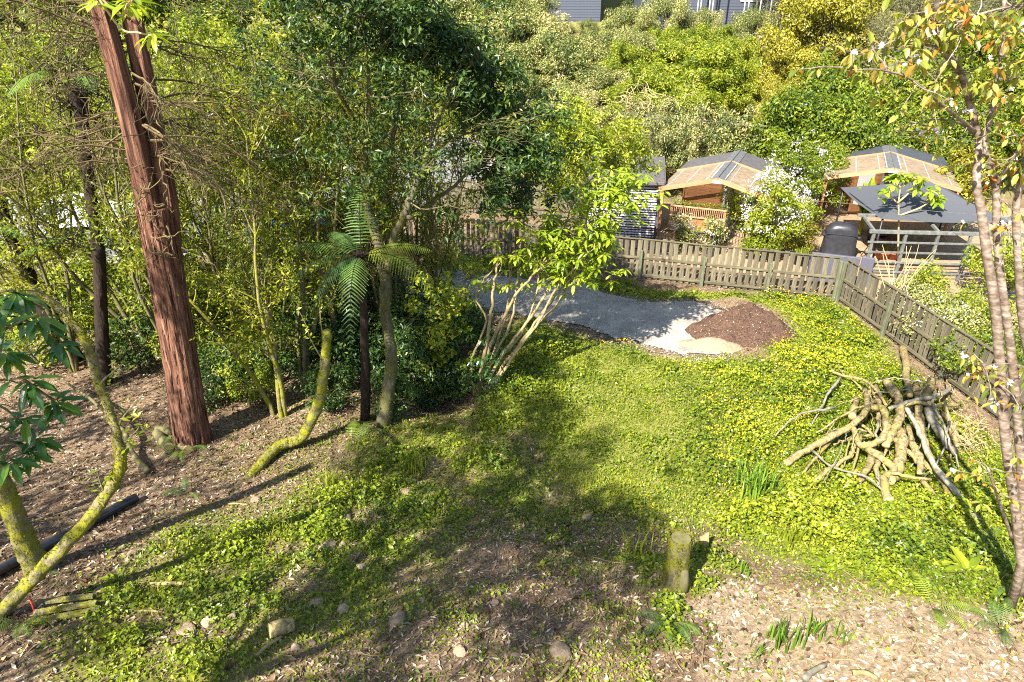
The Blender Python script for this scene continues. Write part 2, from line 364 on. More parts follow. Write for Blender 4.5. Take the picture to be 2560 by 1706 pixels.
M['moss'] = leafmat('moss_tuft', [(0, (.05,.055,.006)), (.5, (.15,.15,.010)), (1, (.28,.26,.02))], rough=.8, spec=.1, trans=.3)
M['drylitter'] = leafmat('dry_leaf', [(0, (.05,.028,.016)), (.4, (.14,.08,.04)), (.75, (.27,.17,.085)), (1, (.40,.29,.17))], rough=.8, spec=.15, trans=.15, tcol=(1, .8, .5))
M['bark_stem'] = barkmat('bark_shrub_stem', [(.3, (.13,.10,.05)), (.7, (.34,.26,.135))], 12, (1, 1, .3), .6, .012, moss=(.20, .18, .04), mthr=.58)
M['deadtwig'] = barkmat('bark_dead_twig', [(.3, (.05,.036,.016)), (.7, (.15,.11,.05))], 10, (1, 1, 1), .2, .01)
M['bark_dark'] = barkmat('bark_dark', [(.3, (.010,.007,.005)), (.55, (.03,.02,.013)), (.8, (.09,.055,.035))], 14, (1, 1, .3), 1.0, .05)
M['bark_pale'] = barkmat('bark_pale', [(.3, (.18,.135,.06)), (.7, (.38,.30,.15))], 9, (1, 1, .3), .4, .01)
M['bark_grey'] = barkmat('bark_grey', [(.3, (.10,.09,.065)), (.7, (.30,.27,.21))], 12, (1, 1, .4), .6, .01, moss=(.15, .15, .03), mthr=.58)
M['twig'] = barkmat('dead_twig', [(.3, (.10,.075,.03)), (.7, (.26,.20,.09))], 10, (1, 1, 1), .2, .01)
M['pile'] = barkmat('bark_pile', [(.32, (.07,.05,.025)), (.5, (.22,.165,.075)), (.7, (.40,.31,.16))], 16, (1, 1, 1), 1.0, .03, moss=(.24, .20, .045), mthr=.55)
M['cutwood'] = barkmat('cut_wood', [(.3, (.32,.22,.08)), (.7, (.52,.39,.17))], 20, (1, 1, 1), .2, .01)
M['cherry_bark'] = barkmat('bark_cherry', [(.3, (.06,.042,.03)), (.48, (.15,.11,.08)), (.62, (.27,.215,.17)), (.8, (.50,.44,.38))], 7, (1.2, 1.2, 2.6), .4, .006, rough=.42)
M['fence'] = plain('weathered_paling', (.105,.090,.058), .85, nscale=9, var=.55, stretch=(3, 3, .5), spec=.15, bstr=.5, tintvar=.30)
M['rail'] = plain('weathered_rail', (.10,.086,.052), .85, nscale=7, var=.5, stretch=(.6, 3, 3), spec=.15, bstr=.4, tintvar=.15)
M['post'] = plain('mossy_post', (.10,.105,.062), .85, nscale=8, var=.4, stretch=(3, 3, .5), spec=.15, bstr=.4)
M['timber'] = plain('orange_timber', (.30,.135,.055), .65, nscale=6, var=.3, stretch=(1, 4, 4), spec=.3, tintvar=.2)
M['timber_pale'] = plain('pale_timber', (.36,.19,.095), .6, nscale=6, var=.25, stretch=(1, 4, 4), spec=.3, tintvar=.1)
M['deck'] = plain('deck_boards', (.25,.175,.105), .7, nscale=6, var=.3, tintvar=.2)
M['greywood'] = plain('grey_trellis_wood', (.105,.108,.098), .8, nscale=8, var=.4, stretch=(1, 1, .6), tintvar=.2)
M['roof'] = plain('dark_felt_roof', (.075,.068,.066), .8, nscale=5, var=.25, bstr=.1)
M['corr'] = plain('dark_corrugated', (.05,.055,.065), .45, nscale=5, var=.3, bstr=.1)
M['flash'] = plain('grey_flashing', (.10,.10,.097), .5, nscale=14, var=.5, bstr=.2)
M['shedboard'] = plain('lilac_grey_weatherboard', (.50,.47,.50), .5, nscale=5, var=.1, stretch=(1, 4, 4), bstr=.05)
M['sheddark'] = plain('dark_trim_and_shaded_board', (.075,.062,.055), .7, nscale=6, var=.25)  # dark trim colour; the shed's side boards wear it as painted shade
M['gutter'] = plain('brown_gutter', (.10,.085,.082), .45, nscale=5, var=.15)
M['pipe_pale'] = plain('pale_downpipe', (.50,.48,.52), .4, var=.1)
M['blackmetal'] = plain('black_metal', (.016,.016,.018), .45, var=.2, bstr=0)
M['pot'] = plain('black_plastic_pot', (.014,.014,.018), .5, var=.2, bstr=0)
M['terracotta'] = plain('terracotta', (.32,.10,.05), .75, var=.25)
M['whitepaint'] = plain('white_paint', (.60,.61,.62), .5, var=.05, bstr=0)
M['greypaint'] = plain('blue_grey_weatherboard', (.055,.062,.085), .6, var=.15, bstr=.05)
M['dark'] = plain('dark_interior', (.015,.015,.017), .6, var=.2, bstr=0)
M['curtain'] = plain('grey_curtain', (.26,.26,.29), .8, var=.15)
M['sail'] = plain('charcoal_canopy_fabric', (.055,.058,.066), .75, nscale=30, var=.12, bstr=.1)
M['cover_black'] = plain('black_vinyl_cover', (.022,.022,.026), .38, nscale=6, var=.3, bstr=.3)
M['steel'] = plain('scaffold_tube', (.62,.63,.64), .35, metal=.6, var=.1, bstr=0)
M['concrete'] = plain('pale_concrete', (.42,.38,.33), .85, nscale=5, var=.2)
M['pipe_black'] = plain('black_drain_pipe', (.016,.018,.024), .32, nscale=10, var=.5, bstr=.1)
M['cord'] = plain('red_cord', (.62,.03,.025), .5, var=.1, bstr=0)
M['bluebin'] = plain('blue_plastic', (.015,.075,.28), .4, var=.15, bstr=0)
M['rock'] = plain('tan_rock', (.23,.165,.105), .85, nscale=7, var=.4, bstr=.6, tintvar=.3)
M['rust'] = plain('rusty_steel', (.14,.055,.03), .8, var=.4)
def glassmat(name, col, alpha_rough=.1):
    m, nt, b = newmat(name); b.inputs['Base Color'].default_value = (*col, 1); b.inputs['Roughness'].default_value = alpha_rough
    return m
M['carglass'] = glassmat('dark_glass', (.012,.016,.02), .06)
# corrugated clear roofing: a milky sheet that lets light through
m, nt, b = newmat('clear_roof_sheet'); c, f = noisecol(nt, 4, [(.35, (.20,.155,.10)), (.7, (.36,.29,.20))], 6, .65, stretch=(1, 2, 2))
nt.links.new(c, b.inputs['Base Color']); b.inputs['Roughness'].default_value = .3
tl = nt.nodes.new('ShaderNodeBsdfTranslucent'); tl.inputs[0].default_value = (.45, .36, .25, 1); tp = nt.nodes.new('ShaderNodeBsdfTransparent'); tp.inputs[0].default_value = (.9, .9, .86, 1)
m1 = nt.nodes.new('ShaderNodeMixShader'); m1.inputs[0].default_value = .3; nt.links.new(b.outputs[0], m1.inputs[1]); nt.links.new(tl.outputs[0], m1.inputs[2])
m2 = nt.nodes.new('ShaderNodeMixShader'); m2.inputs[0].default_value = .3; nt.links.new(m1.outputs[0], m2.inputs[1]); nt.links.new(tp.outputs[0], m2.inputs[2])
nt.links.new(m2.outputs[0], nt.nodes['Material Output'].inputs[0]); M['polycarb'] = m
# car paints
for nm, col in (('car_white', (.72,.72,.73)), ('car_silver', (.45,.46,.48)), ('car_blue', (.02,.16,.50))):
    m, nt, b = newmat(nm); b.inputs['Base Color'].default_value = (*col, 1); b.inputs['Roughness'].default_value = .3; b.inputs['Coat Weight'].default_value = .8; b.inputs['Coat Roughness'].default_value = .06; M[nm] = m
M['tyre'] = plain('tyre_rubber', (.018,.018,.018), .85, var=.2, bstr=0)
# wicker: woven bands
m, nt, b = newmat('blue_grey_wicker'); tc = nt.nodes.new('ShaderNodeTexCoord'); wv = nt.nodes.new('ShaderNodeTexBrick'); nt.links.new(tc.outputs['Object'], wv.inputs[0])
mp = nt.nodes.new('ShaderNodeMapping'); mp.inputs['Rotation'].default_value = (R(90), 0, 0); nt.links.new(tc.outputs['Object'], mp.inputs[0]); nt.links.new(mp.outputs[0], wv.inputs[0])
wv.inputs['Scale'].default_value = 22; wv.inputs['Color1'].default_value = (.065,.07,.10, 1); wv.inputs['Color2'].default_value = (.10,.095,.115, 1); wv.inputs['Mortar'].default_value = (.05,.05,.07, 1); wv.inputs['Mortar Size'].default_value = .03
nt.links.new(wv.outputs[0], b.inputs['Base Color']); b.inputs['Roughness'].default_value = .6; bump(nt, b, wv.outputs['Fac'], .4, .01); M['wicker'] = m

# ---------------------------------------------------------------- zones on the ground (outlines carried onto the terrain)
def poly_world(pp): return np.array([gp(*p)[:2] for p in pp])
def inside(poly, x, y):
    r = np.zeros(np.shape(x), bool); n = len(poly)
    for i in range(n):
        x1, y1 = poly[i]; x2, y2 = poly[(i+1) % n]
        c = ((y1 > y) != (y2 > y)) & (x < (x2-x1)*(y-y1)/(y2-y1+1e-12)+x1); r ^= c
    return r
LAWN = poly_world([(1190,1010),(1240,860),(1330,800),(1480,850),(1640,890),(1760,900),(1930,890),(1990,800),(1900,735),(2060,745),(2100,770),(2330,990),(2560,1180),(2700,1300),(2700,1500),(2440,1510),(2300,1500),(2150,1450),(1960,1410),(1820,1320),(1660,1290),(1500,1260),(1400,1160),(1330,1080),(1190,1090)])
THIN = poly_world([(1400,960),(1480,880),(1640,900),(1760,960),(1760,1100),(1800,1200),(1700,1270),(1560,1260),(1380,1330),(1280,1260),(1390,1120)])
PATCH = poly_world([(150,1500),(330,1420),(420,1380),(520,1300),(640,1300),(780,1220),(880,1140),(940,1060),(1130,1050),(1210,1000),(1360,1080),(1340,1180),(1200,1250),(1150,1330),(1100,1420),(1060,1520),(900,1560),(760,1600),(640,1660),(600,1760),(150,1760),(300,1580)])
STUMPG = poly_world([(1500,1400),(1600,1370),(1780,1380),(1900,1420),(1800,1470),(1720,1520),(1740,1620),(1650,1620),(1600,1500)])
BARE = poly_world([(1850,1440),(2100,1500),(2560,1540),(2700,1560),(2700,1800),(1750,1800),(1780,1620),(1720,1500)])
VERGE = poly_world([(1450,690),(1700,735),(1900,740),(2060,755),(2000,800),(1940,770),(1860,748),(1740,756),(1600,752),(1500,730)])
VERGE2 = poly_world([(1080,640),(1160,625),(1260,650),(1340,670),(1320,700),(1200,690),(1090,670)])
DRIVE = poly_world([(1030,700),(1100,672),(1210,690),(1330,700),(1440,700),(1510,735),(1610,755),(1740,756),(1830,780),(1800,890),(1700,890),(1560,850),(1420,815),(1340,800),(1200,770),(1100,800),(1000,780)])
def blur(poly, x, y, rad=.7, amp=.5, sc_=1.3, seed=0, n=7):
    s = 0.0
    for k in range(n):
        a = k*2.4; r = rad*math.sqrt((k+.3)/n); s = s + soft(poly, x+r*math.cos(a), y+r*math.sin(a), amp, sc_, seed)
    return s/n
def soft(poly, x, y, amp=.5, sc_=1.3, seed=0):
    dx = amp*(fbm(x*sc_, y*sc_, 20+seed)-.5)*2; dy = amp*(fbm(x*sc_, y*sc_, 40+seed)-.5)*2
    return inside(poly, x+dx, y+dy)
def cover_density_exact(x, y):
    d = np.zeros(np.shape(x))
    n1 = fbm(x*1.1, y*1.1, 5); n2 = fbm(x*2.7, y*2.7, 15)
    lawn = blur(LAWN, x, y, .5, .45, 1.2, 1)
    d = lawn*(.75+.5*n2)
    thin = blur(THIN, x, y, .9, .5, 1.0, 2)
    d = d*(1-thin) + thin*np.minimum(d, np.clip(.34+.8*(n2-.35), .06, 1))
    p = blur(PATCH, x, y, 1.0, .8, .9, 3)
    d = np.maximum(d, p*(.2+.8*sstep(.28, .56, .5*n1+.5*n2))*.95*(1-lawn))
    d = np.where(soft(STUMPG, x, y, .4, 1.2, 4), np.maximum(d, sstep(.3, .55, n2)*.8), d)
    d = np.where(soft(VERGE, x, y, .3, 1.2, 6) | soft(VERGE2, x, y, .3, 1.2, 7), np.maximum(d, .8), d)
    d = np.where(soft(BARE, x, y, .3, 1, 8), d*.06, d)
    return d
def sparse_cover(x, y):                # thin weeds everywhere on the open litter in front
    n1 = fbm(x*1.3, y*1.3, 71, 4); return (.06+sstep(.38, .66, n1)*.60)*sstep(16, 12, y)*sstep(-7.5, -3.0, x)*(1-.8*blur(BARE, x, y, .6, .3, 1, 8, 4))

GX0, GX1, GY0, GY1, GST = -18.0, 14.0, 3.0, 27.0, .07
_gx = np.arange(GX0, GX1, GST); _gy = np.arange(GY0, GY1, GST); _A, _B = np.meshgrid(_gx, _gy); _CD = cover_density_exact(_A, _B); _SP = sparse_cover(_A, _B)
def _look(G, x, y):
    x = np.asarray(x, float); y = np.asarray(y, float); fx = np.clip((x-GX0)/GST, 0, len(_gx)-1.01); fy = np.clip((y-GY0)/GST, 0, len(_gy)-1.01); i = fx.astype(int); j = fy.astype(int); u = fx-i; v = fy-j
    r = (G[j, i]*(1-u)+G[j, i+1]*u)*(1-v)+(G[j+1, i]*(1-u)+G[j+1, i+1]*u)*v
    return np.where((x > GX0) & (x < GX1) & (y > GY0) & (y < GY1), r, 0.0)
def cover_density(x, y): return _look(_CD, x, y)
def sparse_cover_fast(x, y): return _look(_SP, x, y)

# ---------------------------------------------------------------- ground sheet
xs = np.concatenate([np.linspace(-160, -22, 36), np.linspace(-20, 20, 250), np.linspace(22, 160, 36)])
ys = np.concatenate([np.linspace(-60, 0, 14), np.linspace(1, 28, 190), np.linspace(28.5, 60, 60), np.linspace(63, 320, 40)])
X, Y = np.meshgrid(xs, ys); Z = height(X, Y)
nx, ny = len(xs), len(ys); i = np.arange(ny-1)[:, None]*nx + np.arange(nx-1)[None]
F = np.stack([i, i+1, i+nx+1, i+nx], -1).reshape(-1, 4)
mb = MB(); mb.add(np.stack([X, Y, Z], -1), F)
m, nt, b = newmat('wood_chip_and_soil'); L = nt.links.new
chips, f1 = noisecol(nt, 26, [(.30, (.035,.024,.016)), (.44, (.13,.09,.056)), (.55, (.27,.20,.135)), (.68, (.50,.41,.31))], 8, .8)
broad, f2 = noisecol(nt, 1.3, [(.35, (.62,.56,.5)), (.65, (1.0,.95,.9))], 4, .6)
mm = nt.nodes.new('ShaderNodeMix'); mm.data_type = 'RGBA'; mm.blend_type = 'MULTIPLY'; mm.inputs[0].default_value = 1; L(chips, mm.inputs[6]); L(broad, mm.inputs[7])
soilgreen, f3 = noisecol(nt, 14, [(.3, (.07,.085,.012)), (.5, (.17,.18,.03)), (.7, (.36,.30,.15))], 7, .75)
bare, f4 = noisecol(nt, 11, [(.3, (.16,.115,.07)), (.55, (.32,.24,.15)), (.75, (.48,.39,.28))], 7, .7)
for nm, col in (('cover', soilgreen), ('bare', bare)):
    a_ = nt.nodes.new('ShaderNodeAttribute'); a_.attribute_name = nm
    prev = mm.outputs[2] if nm == 'cover' else cur
    cur = mixc(nt, a_.outputs['Fac'], prev, col)
L(cur, b.inputs['Base Color']); b.inputs['Roughness'].default_value = .95; b.inputs['Specular IOR Level'].default_value = .1
bump(nt, b, f1, 1.0, .03)
ground = mb.build('ground', m, smooth=True); ground['kind'] = 'structure'
cv = np.clip(cover_density(X, Y)*1.2 + soft(THIN, X, Y, .5, 1.0, 2)*.55, 0, 1) + sstep(31, 36, Y)*.8
bv = soft(BARE, X, Y, .4, 1.2, 8)*.9
for nm, val in (('cover', np.clip(cv, 0, 1)), ('bare', bv)):
    a_ = ground.data.attributes.new(nm, 'FLOAT', 'POINT'); a_.data.foreach_set('value', np.asarray(val, np.float32).ravel())
ground['label'] = 'sloping ground of wood chips, soil and short grass'

def sheet_from_poly(name, poly, step, dz, mat, lab, edge=.25):
    x0, y0 = poly.min(0)-.5; x1, y1 = poly.max(0)+.5
    gx = np.arange(x0, x1, step); gy = np.arange(y0, y1, step); A, B = np.meshgrid(gx, gy)
    keep = soft(poly, A, B, edge, 1.5, 11); n_x = len(gx)
    ii = np.arange(len(gy)-1)[:, None]*n_x + np.arange(n_x-1)[None]
    ok = (keep[:-1, :-1] & keep[1:, :-1] & keep[:-1, 1:] & keep[1:, 1:])
    FF = np.stack([ii, ii+1, ii+n_x+1, ii+n_x], -1)[ok]
    used = np.unique(FF); mp_ = np.full(A.size, -1); mp_[used] = np.arange(len(used))
    V = np.stack([A, B, height(A, B)+dz], -1).reshape(-1, 3)[used]
    q = MB(); q.add(V, mp_[FF]); o = q.build(name, mat, smooth=True); o['kind'] = 'structure'; o['label'] = lab; return o
m, nt, b = newmat('grey_gravel'); c, f = noisecol(nt, 40, [(.3, (.17,.155,.13)), (.5, (.32,.295,.25)), (.72, (.56,.52,.45))], 7, .85)
c2, f2 = noisecol(nt, 1.5, [(.35, (.6,.58,.55)), (.5, (.85,.83,.8)), (.65, (1.15,1.12,1.06))], 6, .7)
mm = nt.nodes.new('ShaderNodeMix'); mm.data_type = 'RGBA'; mm.blend_type = 'MULTIPLY'; mm.inputs[0].default_value = 1; nt.links.new(c, mm.inputs[6]); nt.links.new(c2, mm.inputs[7])
nt.links.new(mm.outputs[2], b.inputs['Base Color']); b.inputs['Roughness'].default_value = .95; bump(nt, b, f, .8, .02); M['gravel'] = m
sheet_from_poly('gravel_driveway', DRIVE, .06, .035, M['gravel'], 'grey gravel driveway running along the paling fence')
# road behind the trees
m, nt, b = newmat('pale_asphalt'); c, f = noisecol(nt, 30, [(.3, (.085,.083,.083)), (.7, (.17,.165,.165))], 6, .7)
nt.links.new(c, b.inputs['Base Color']); b.inputs['Roughness'].default_value = .9; bump(nt, b, f, .3, .01); M['asphalt'] = m
cl = smooth_path([(-70,26,0),(-40,27.5,0),(-22,28.5,0),(-14,30.5,0),(-8,35,0),(-5.5,39,0),(-4.3,43,0)], 8)
T = norm(np.gradient(cl, axis=0)); S = np.stack([-T[:, 1], T[:, 0], T[:, 2]*0], 1)
offs = np.linspace(-4.2, 4.2, 9); V = cl[:, None]+S[:, None]*offs[None, :, None]; V[..., 2] = height(V[..., 0], V[..., 1])+.07
V[..., 2] = V[..., 2].max(1, keepdims=True)*.5 + V[..., 2]*.5
ii = np.arange(len(cl)-1)[:, None]*9+np.arange(8)[None]; q = MB(); q.add(V, np.stack([ii, ii+1, ii+10, ii+9], -1).reshape(-1, 4)[:, ::-1])
o = q.build('road', M['asphalt'], smooth=True); o['kind'] = 'structure'; o['label'] = 'pale asphalt road curving behind the trees'
for sg in (-1, 1):
    q = MB(); e = cl+S*4.28*sg; ez = height(e[:, 0], e[:, 1]); 
    for k in range(len(e)-1):
        beam(q, (e[k, 0], e[k, 1], ez[k]+.08), (e[k+1, 0], e[k+1, 1], ez[k+1]+.08), .15, .22)
    o = q.build('road_kerb', M['concrete']); o['kind'] = 'structure'; o['label'] = 'concrete kerb along the road'
# neighbours' paved yard behind the fence
YARD = np.array([(3.2,24.6),(10.9,22.0),(11.4,20.0),(12.6,12.5),(26,12.5),(26,31),(18,32.5),(5,32.5)])
sheet_from_poly('yard_paving', YARD, .25, .03, M['deck'], 'tan paved yard around the garden cabins', .05)

# ---------------------------------------------------------------- paling fences
pal = MB(); bbox_bevel(pal, (0, 0, .5), (.15, .018, 1.0), .006); PAL = pal.mesh('paling', M['fence'])
pst = MB(); bbox_bevel(pst, (0, 0, .5), (.11, .11, 1.0), .012); PST = pst.mesh('fence_post', M['post'])
ral = MB(); bbox_bevel(ral, (0, 0, 0), (1.0, .045, .095), .008); RAL = ral.mesh('rail', M['rail'])
def paling_fence(p0, p1, label, pitch=.215, hh=1.5, n_bay=2.4, face=-1, skip=(), rails=(.16, .80), low=None):
    p0 = np.array(p0, float); p1 = np.array(p1, float); Lf = np.linalg.norm(p1-p0); d = (p1-p0)/Lf; az = math.atan2(d[1], d[0])
    t = thing('paling_fence', label, 'fence', (p0[0], p0[1], hz(*p0)), az, 'weathered paling fences'); z0 = t.location.z
    def zz(s): q = p0+d*s; return hz(q[0], q[1])-z0
    n = int(Lf/pitch)
    for k in range(n):
        if k in skip: continue
        s = (k+.5)*pitch; h_ = hh*(1+.02*random.uniform(-1, 1)) if low is None else low(s/Lf)
        link('paling', PAL, t, (s+random.uniform(-.012, .012), .034*-face+random.uniform(-.003, .003), zz(s)+.03), (random.gauss(0, .012), random.gauss(0, .018), random.gauss(0, .02)), (random.uniform(.9, 1.05), 1, h_-.03))
    nb = max(1, round(Lf/n_bay)); bl = Lf/nb
    for k in range(nb+1):
        s = min(max(k*bl, .06), Lf-.06); link('post', PST, t, (s, -.075*-face, zz(s)-.1), (0, random.gauss(0, .01), 0), (1, 1, hh*.80 if 0 < k < nb else hh*1.0))
    for rz_ in list(rails)+[1.475]:
        for k in range(nb):
            a, b_ = k*bl, (k+1)*bl; za = zz(a)+rz_*hh/1.5; zb = zz(b_)+rz_*hh/1.5; cap = rz_ > 1.3
            link('top_rail' if cap else 'rail', RAL, t, ((a+b_)/2, 0 if not cap else .012*-face, (za+zb)/2), (0, -math.atan2(zb-za, bl), 0), (bl-.006, 1.0 if not cap else 1.3, 1 if not cap else .42))
    return t
FC = (10.6, 20.6)
paling_fence((2.45, 23.1), FC, 'sunlit weathered paling fence along the back of the lawn, with a bent top rail')
paling_fence((10.66, 20.52), (11.75, 10.2), 'weathered paling fence running from the corner towards the viewer behind the branch pile', pitch=.2)
paling_fence((-4.9, 26.3), (2.38, 23.15), 'dark shaded paling fence behind the leaning shrub at the driveway', pitch=.225, hh=1.55)

# ---------------------------------------------------------------- slatted garden shed
RZ = R(-17)
def hw(x, y): return hz(x, y)
sh = thing('garden_shed', 'lilac grey weatherboard garden shed with dark lean-to roof behind the fence', 'shed', (3.0, 27.3, 0.0), R(-10)); 
W_, D_, EH = 2.9, 3.0, 2.35
sl = MB(); bbox_bevel(sl, (0, 0, 0), (W_-.14, .03, .058), .006); SL = sl.mesh('slat', M['shedboard'])
q = MB(); box(q, (W_/2, .05, EH/2), (W_-.05, .03, EH)); q.build('gap_shade_sheet', M['dark'], sh, local=True)  # near-black sheet, paints the shade in the gaps between the slats
nsl = 21
for k in range(nsl): link('slat', SL, sh, (W_/2, 0, .12+k*.105), (R(-6), 0, 0))
q = MB(); 
for k in range(22): box(q, (W_, .1+D_/2, .06+k*.105), (.022, D_-.05, .1), rot=[[math.cos(.1), 0, math.sin(.1)], [0, 1, 0], [-math.sin(.1), 0, math.cos(.1)]])
sdl = MB(); bbox_bevel(sdl, (0, 0, 0), (.02, D_-.1, .1), .004); SDL = sdl.mesh('weatherboard', M['sheddark'])  # side boards coloured dark, painting the wall turned from the sun
for k in range(22): link('weatherboard', SDL, sh, (W_, D_/2+.05, .06+k*.105), (0, R(8), 0))
for xx in (.0, W_): q = MB(); bbox_bevel(q, (xx, .0, EH/2), (.11, .09, EH), .008); q.build('corner_post', M['sheddark'], sh, local=True)
q = MB(); V = np.array([(-.12,-.18,EH+.05),(W_+.15,-.18,EH+.05),(W_+.15,D_,EH+.32),(-.12,D_,EH+.32)]); V2 = V+np.array([0, 0, .06])
q.add(np.vstack([V, V2]), BOXF); q.build('roof', M['roof'], sh, local=True)
q = MB(); bbox_bevel(q, (W_/2, -.235, EH+.02), (W_+.3, .11, .13), .012); q.build('gutter', M['gutter'], sh, local=True)
q = MB(); beam(q, (W_+.17, -.18, EH+.07), (W_+.17, D_, EH+.34), .03, .16); q.build('barge_board', M['gutter'], sh, local=True)
q = MB(); tube(q, [(W_+.10,-.23,EH-.04),(W_+.11,-.10,EH-.22),(W_+.11,-.08,.1)], .035, 10); q.build('downpipe', M['pipe_pale'], sh, smooth=True, local=True)

# ---------------------------------------------------------------- garden cabins with clear gable canopies
def cabin(loc, rz, label, kind, half=2.25, zr=2.8, ze=2.22, cd_=3.0, dd=2.4, roofmat='roof'):
    t = thing('garden_cabin', label, 'cabin', loc, rz, 'timber garden cabins')
    def slope(name, y0, y1, sg, mat, lift=0.0, th=.04, corr=0):
        q = MB(); n = corr if corr else 1
        for a in range(n):
            ya, yb = y0+(y1-y0)*a/n, y0+(y1-y0)*(a+1)/n
            zz_ = lift + (.012 if a % 2 and corr else 0)
            V = np.array([(0,ya,zr+zz_),(sg*half,ya,ze+zz_),(sg*half,yb,ze+zz_),(0,yb,zr+zz_)]); 
            V2 = V.copy(); V2[:, 2] -= th
            FF = BOXF if sg < 0 else BOXF[:, ::-1]
            q.add(np.vstack([V, V2]), FF, mi=0)
        return q.build(name, M[mat], t, local=True)
    for sg in (-1, 1):
        # clear sheets over the porch, three per side, one screw line each
        for a in range(3):
            f0, f1 = a/3, (a+1)/3
            q = MB(); g0 = np.array([sg*half*f0, 0, zr+(ze-zr)*f0]); g1 = np.array([sg*half*f1, 0, zr+(ze-zr)*f1])
            nyc = int(cd_/.03); yy_ = np.linspace(.02, cd_+.02, nyc); zc_ = .05-a*.004+.013*np.sin(np.arange(nyc)*math.pi/2.0)
            V = np.concatenate([np.stack([np.full(nyc, g_[0]), yy_, g_[2]+zc_], 1) for g_ in (g0, g1)]); k_ = np.arange(nyc-1)[:, None]
            q.add(V, np.concatenate([k_, k_+1, k_+1+nyc, k_+nyc], 1)); s_ = q.build('clear_roof_sheet', M['polycarb'], t, local=True)
            q = MB()
            for k in range(12):
                pp = g0*.4+g1*.6 + np.array([0, .15+k*(cd_-.3)/11, .062]); box(q, pp, (.03, .03, .015))
            q.build('screw_line', M['whitepaint'], s_, local=True)['kind'] = 'stuff'
        slope('roof', cd_+.1, cd_+dd, sg, roofmat, .05, .05, 0)
        if roofmat == 'corr':
            for a in range(24):
                pass
        for yy, nm, mt in ((0, 'front_fascia', 'timber_pale'), (cd_+.05, 'rear_fascia', 'timber_pale')):
            q = MB(); beam(q, (0, yy, zr-.02 + (.07 if yy else 0)), (sg*(half+.03), yy, ze-.02 + (.07 if yy else 0)), .045, .16 if not yy else .10); q.build(nm, M[mt], t, local=True)
        for yy in (1.0, 2.0):
            q = MB(); beam(q, (0, yy, zr-.06), (sg*half, yy, ze-.06), .05, .11); q.build('rafter', M['timber'], t, local=True)
        q = MB(); beam(q, (sg*(half-.06), 0, ze-.14), (sg*(half-.06), cd_, ze-.14), .07, .14); q.build('side_beam', M['timber'], t, local=True)
        q = MB(); bbox_bevel(q, (sg*(half-.12), .12, ze/2-.1), (.1, .1, ze-.2), .008); q.build('post', M['timber'], t, local=True)
        q = MB(); V = np.array([(0,-.02,zr+.075),(sg*.28,-.02,zr+.075+(ze-zr)*.28/half),(sg*.28,cd_+dd+.02,zr+.075+(ze-zr)*.28/half),(0,cd_+dd+.02,zr+.075)]); V2 = V-np.array([0, 0, .01])
        q.add(np.vstack([V, V2]), BOXF if sg < 0 else BOXF[:, ::-1]); q.build('ridge_flashing', M['flash'], t, local=True)
        q = MB()
        for k in range(16): box(q, (sg*.25, .15+k*(cd_-.2)/15, zr+.09+(ze-zr)*.25/half), (.025, .05, .02))
        q.build('ridge_screw_line', M['whitepaint'], t, local=True)['kind'] = 'stuff'
        # side walls
        q = MB(); box(q, (sg*(half-.35), cd_+dd/2, ze/2), (.06, dd-.2, ze)); q.build('side_wall', M['timber'], t, local=True)
    q = MB(); bbox_bevel(q, (0, -.035, zr-.1), (.36, .015, .11), .01); q.build('apex_plate', M['steel'], t, local=True)
    q = MB(); tube(q, [(0,0,zr+.09),(0,cd_+dd,zr+.09)], .022, 6); q.build('ridge_roll', M['flash'], t, local=True)
    # front wall as separate horizontal boards, with the door and window set in front
    bw = MB(); bbox_bevel(bw, (0, 0, 0), (2*half-.7, .05, .135), .006); BW = bw.mesh('wall_board', M['timber'])
    for k in range(18):
        zz_ = .32+k*.14; 
        wsc = 1.0 if zz_ < ze-.05 else max(.08, (zr-zz_)/(zr-ze))
        if zz_ > zr-.12: break
        link('wall_board', BW, t, (0, cd_+.2, zz_), (0, 0, 0), (wsc, 1, 1))
    q = MB(); box(q, (0, cd_/2, .14), (2*half-.1, cd_+.1, .28)); q.build('porch_floor', M['deck'], t, local=True)
    if kind == 1:
        q = MB(); bbox_bevel(q, (.25, cd_+.16, 1.25), (.80, .04, 1.95), .01); d = q.build('door', M['whitepaint'], t, local=True)
        q = MB(); box(q, (.25, cd_+.132, 1.25), (.012, .01, 1.9)); q.build('door_joint', M['dark'], d, local=True)
        q = MB(); box(q, (1.25, cd_+.155, 1.35), (.9, .02, .9)); w1 = q.build('window', M['carglass'], t, local=True)
        q = MB(); 
        for a, b_ in (((.78,1.82),(1.72,1.82)),((.78,.88),(1.72,.88)),((.78,.88),(.78,1.82)),((1.72,.88),(1.72,1.82))): beam(q, (a[0], cd_+.14, a[1]), (b_[0], cd_+.14, b_[1]), .04, .07)
        q.build('window_frame', M['timber'], w1, local=True)
    else:
        q = MB(); box(q, (-.75, cd_-.9, 1.45), (.62, .03, 1.5)); p_ = q.build('glazed_panel', M['whitepaint'], t, local=True)
        q = MB()
        for a, b_ in (((-1.14,2.3),(-.36,2.3)),((-1.14,.3),(-1.14,2.3)),((-.36,.3),(-.36,2.3))): beam(q, (a[0], cd_-.92, a[1]), (b_[0], cd_-.92, b_[1]), .07, .11)
        q.build('panel_frame', M['timber'], p_, local=True)
        q = MB(); box(q, (-.75, cd_-.9, .48), (.70, .04, .42)); q.build('lower_panel', M['timber'], p_, local=True)
        # pulled-back curtain, folded
        q = MB(); zs_ = np.linspace(.3, 2.42, 12); u = np.linspace(0, 1, 25)
        for k in range(len(zs_)-1):
            pass
        G = np.zeros((12, 25, 3))
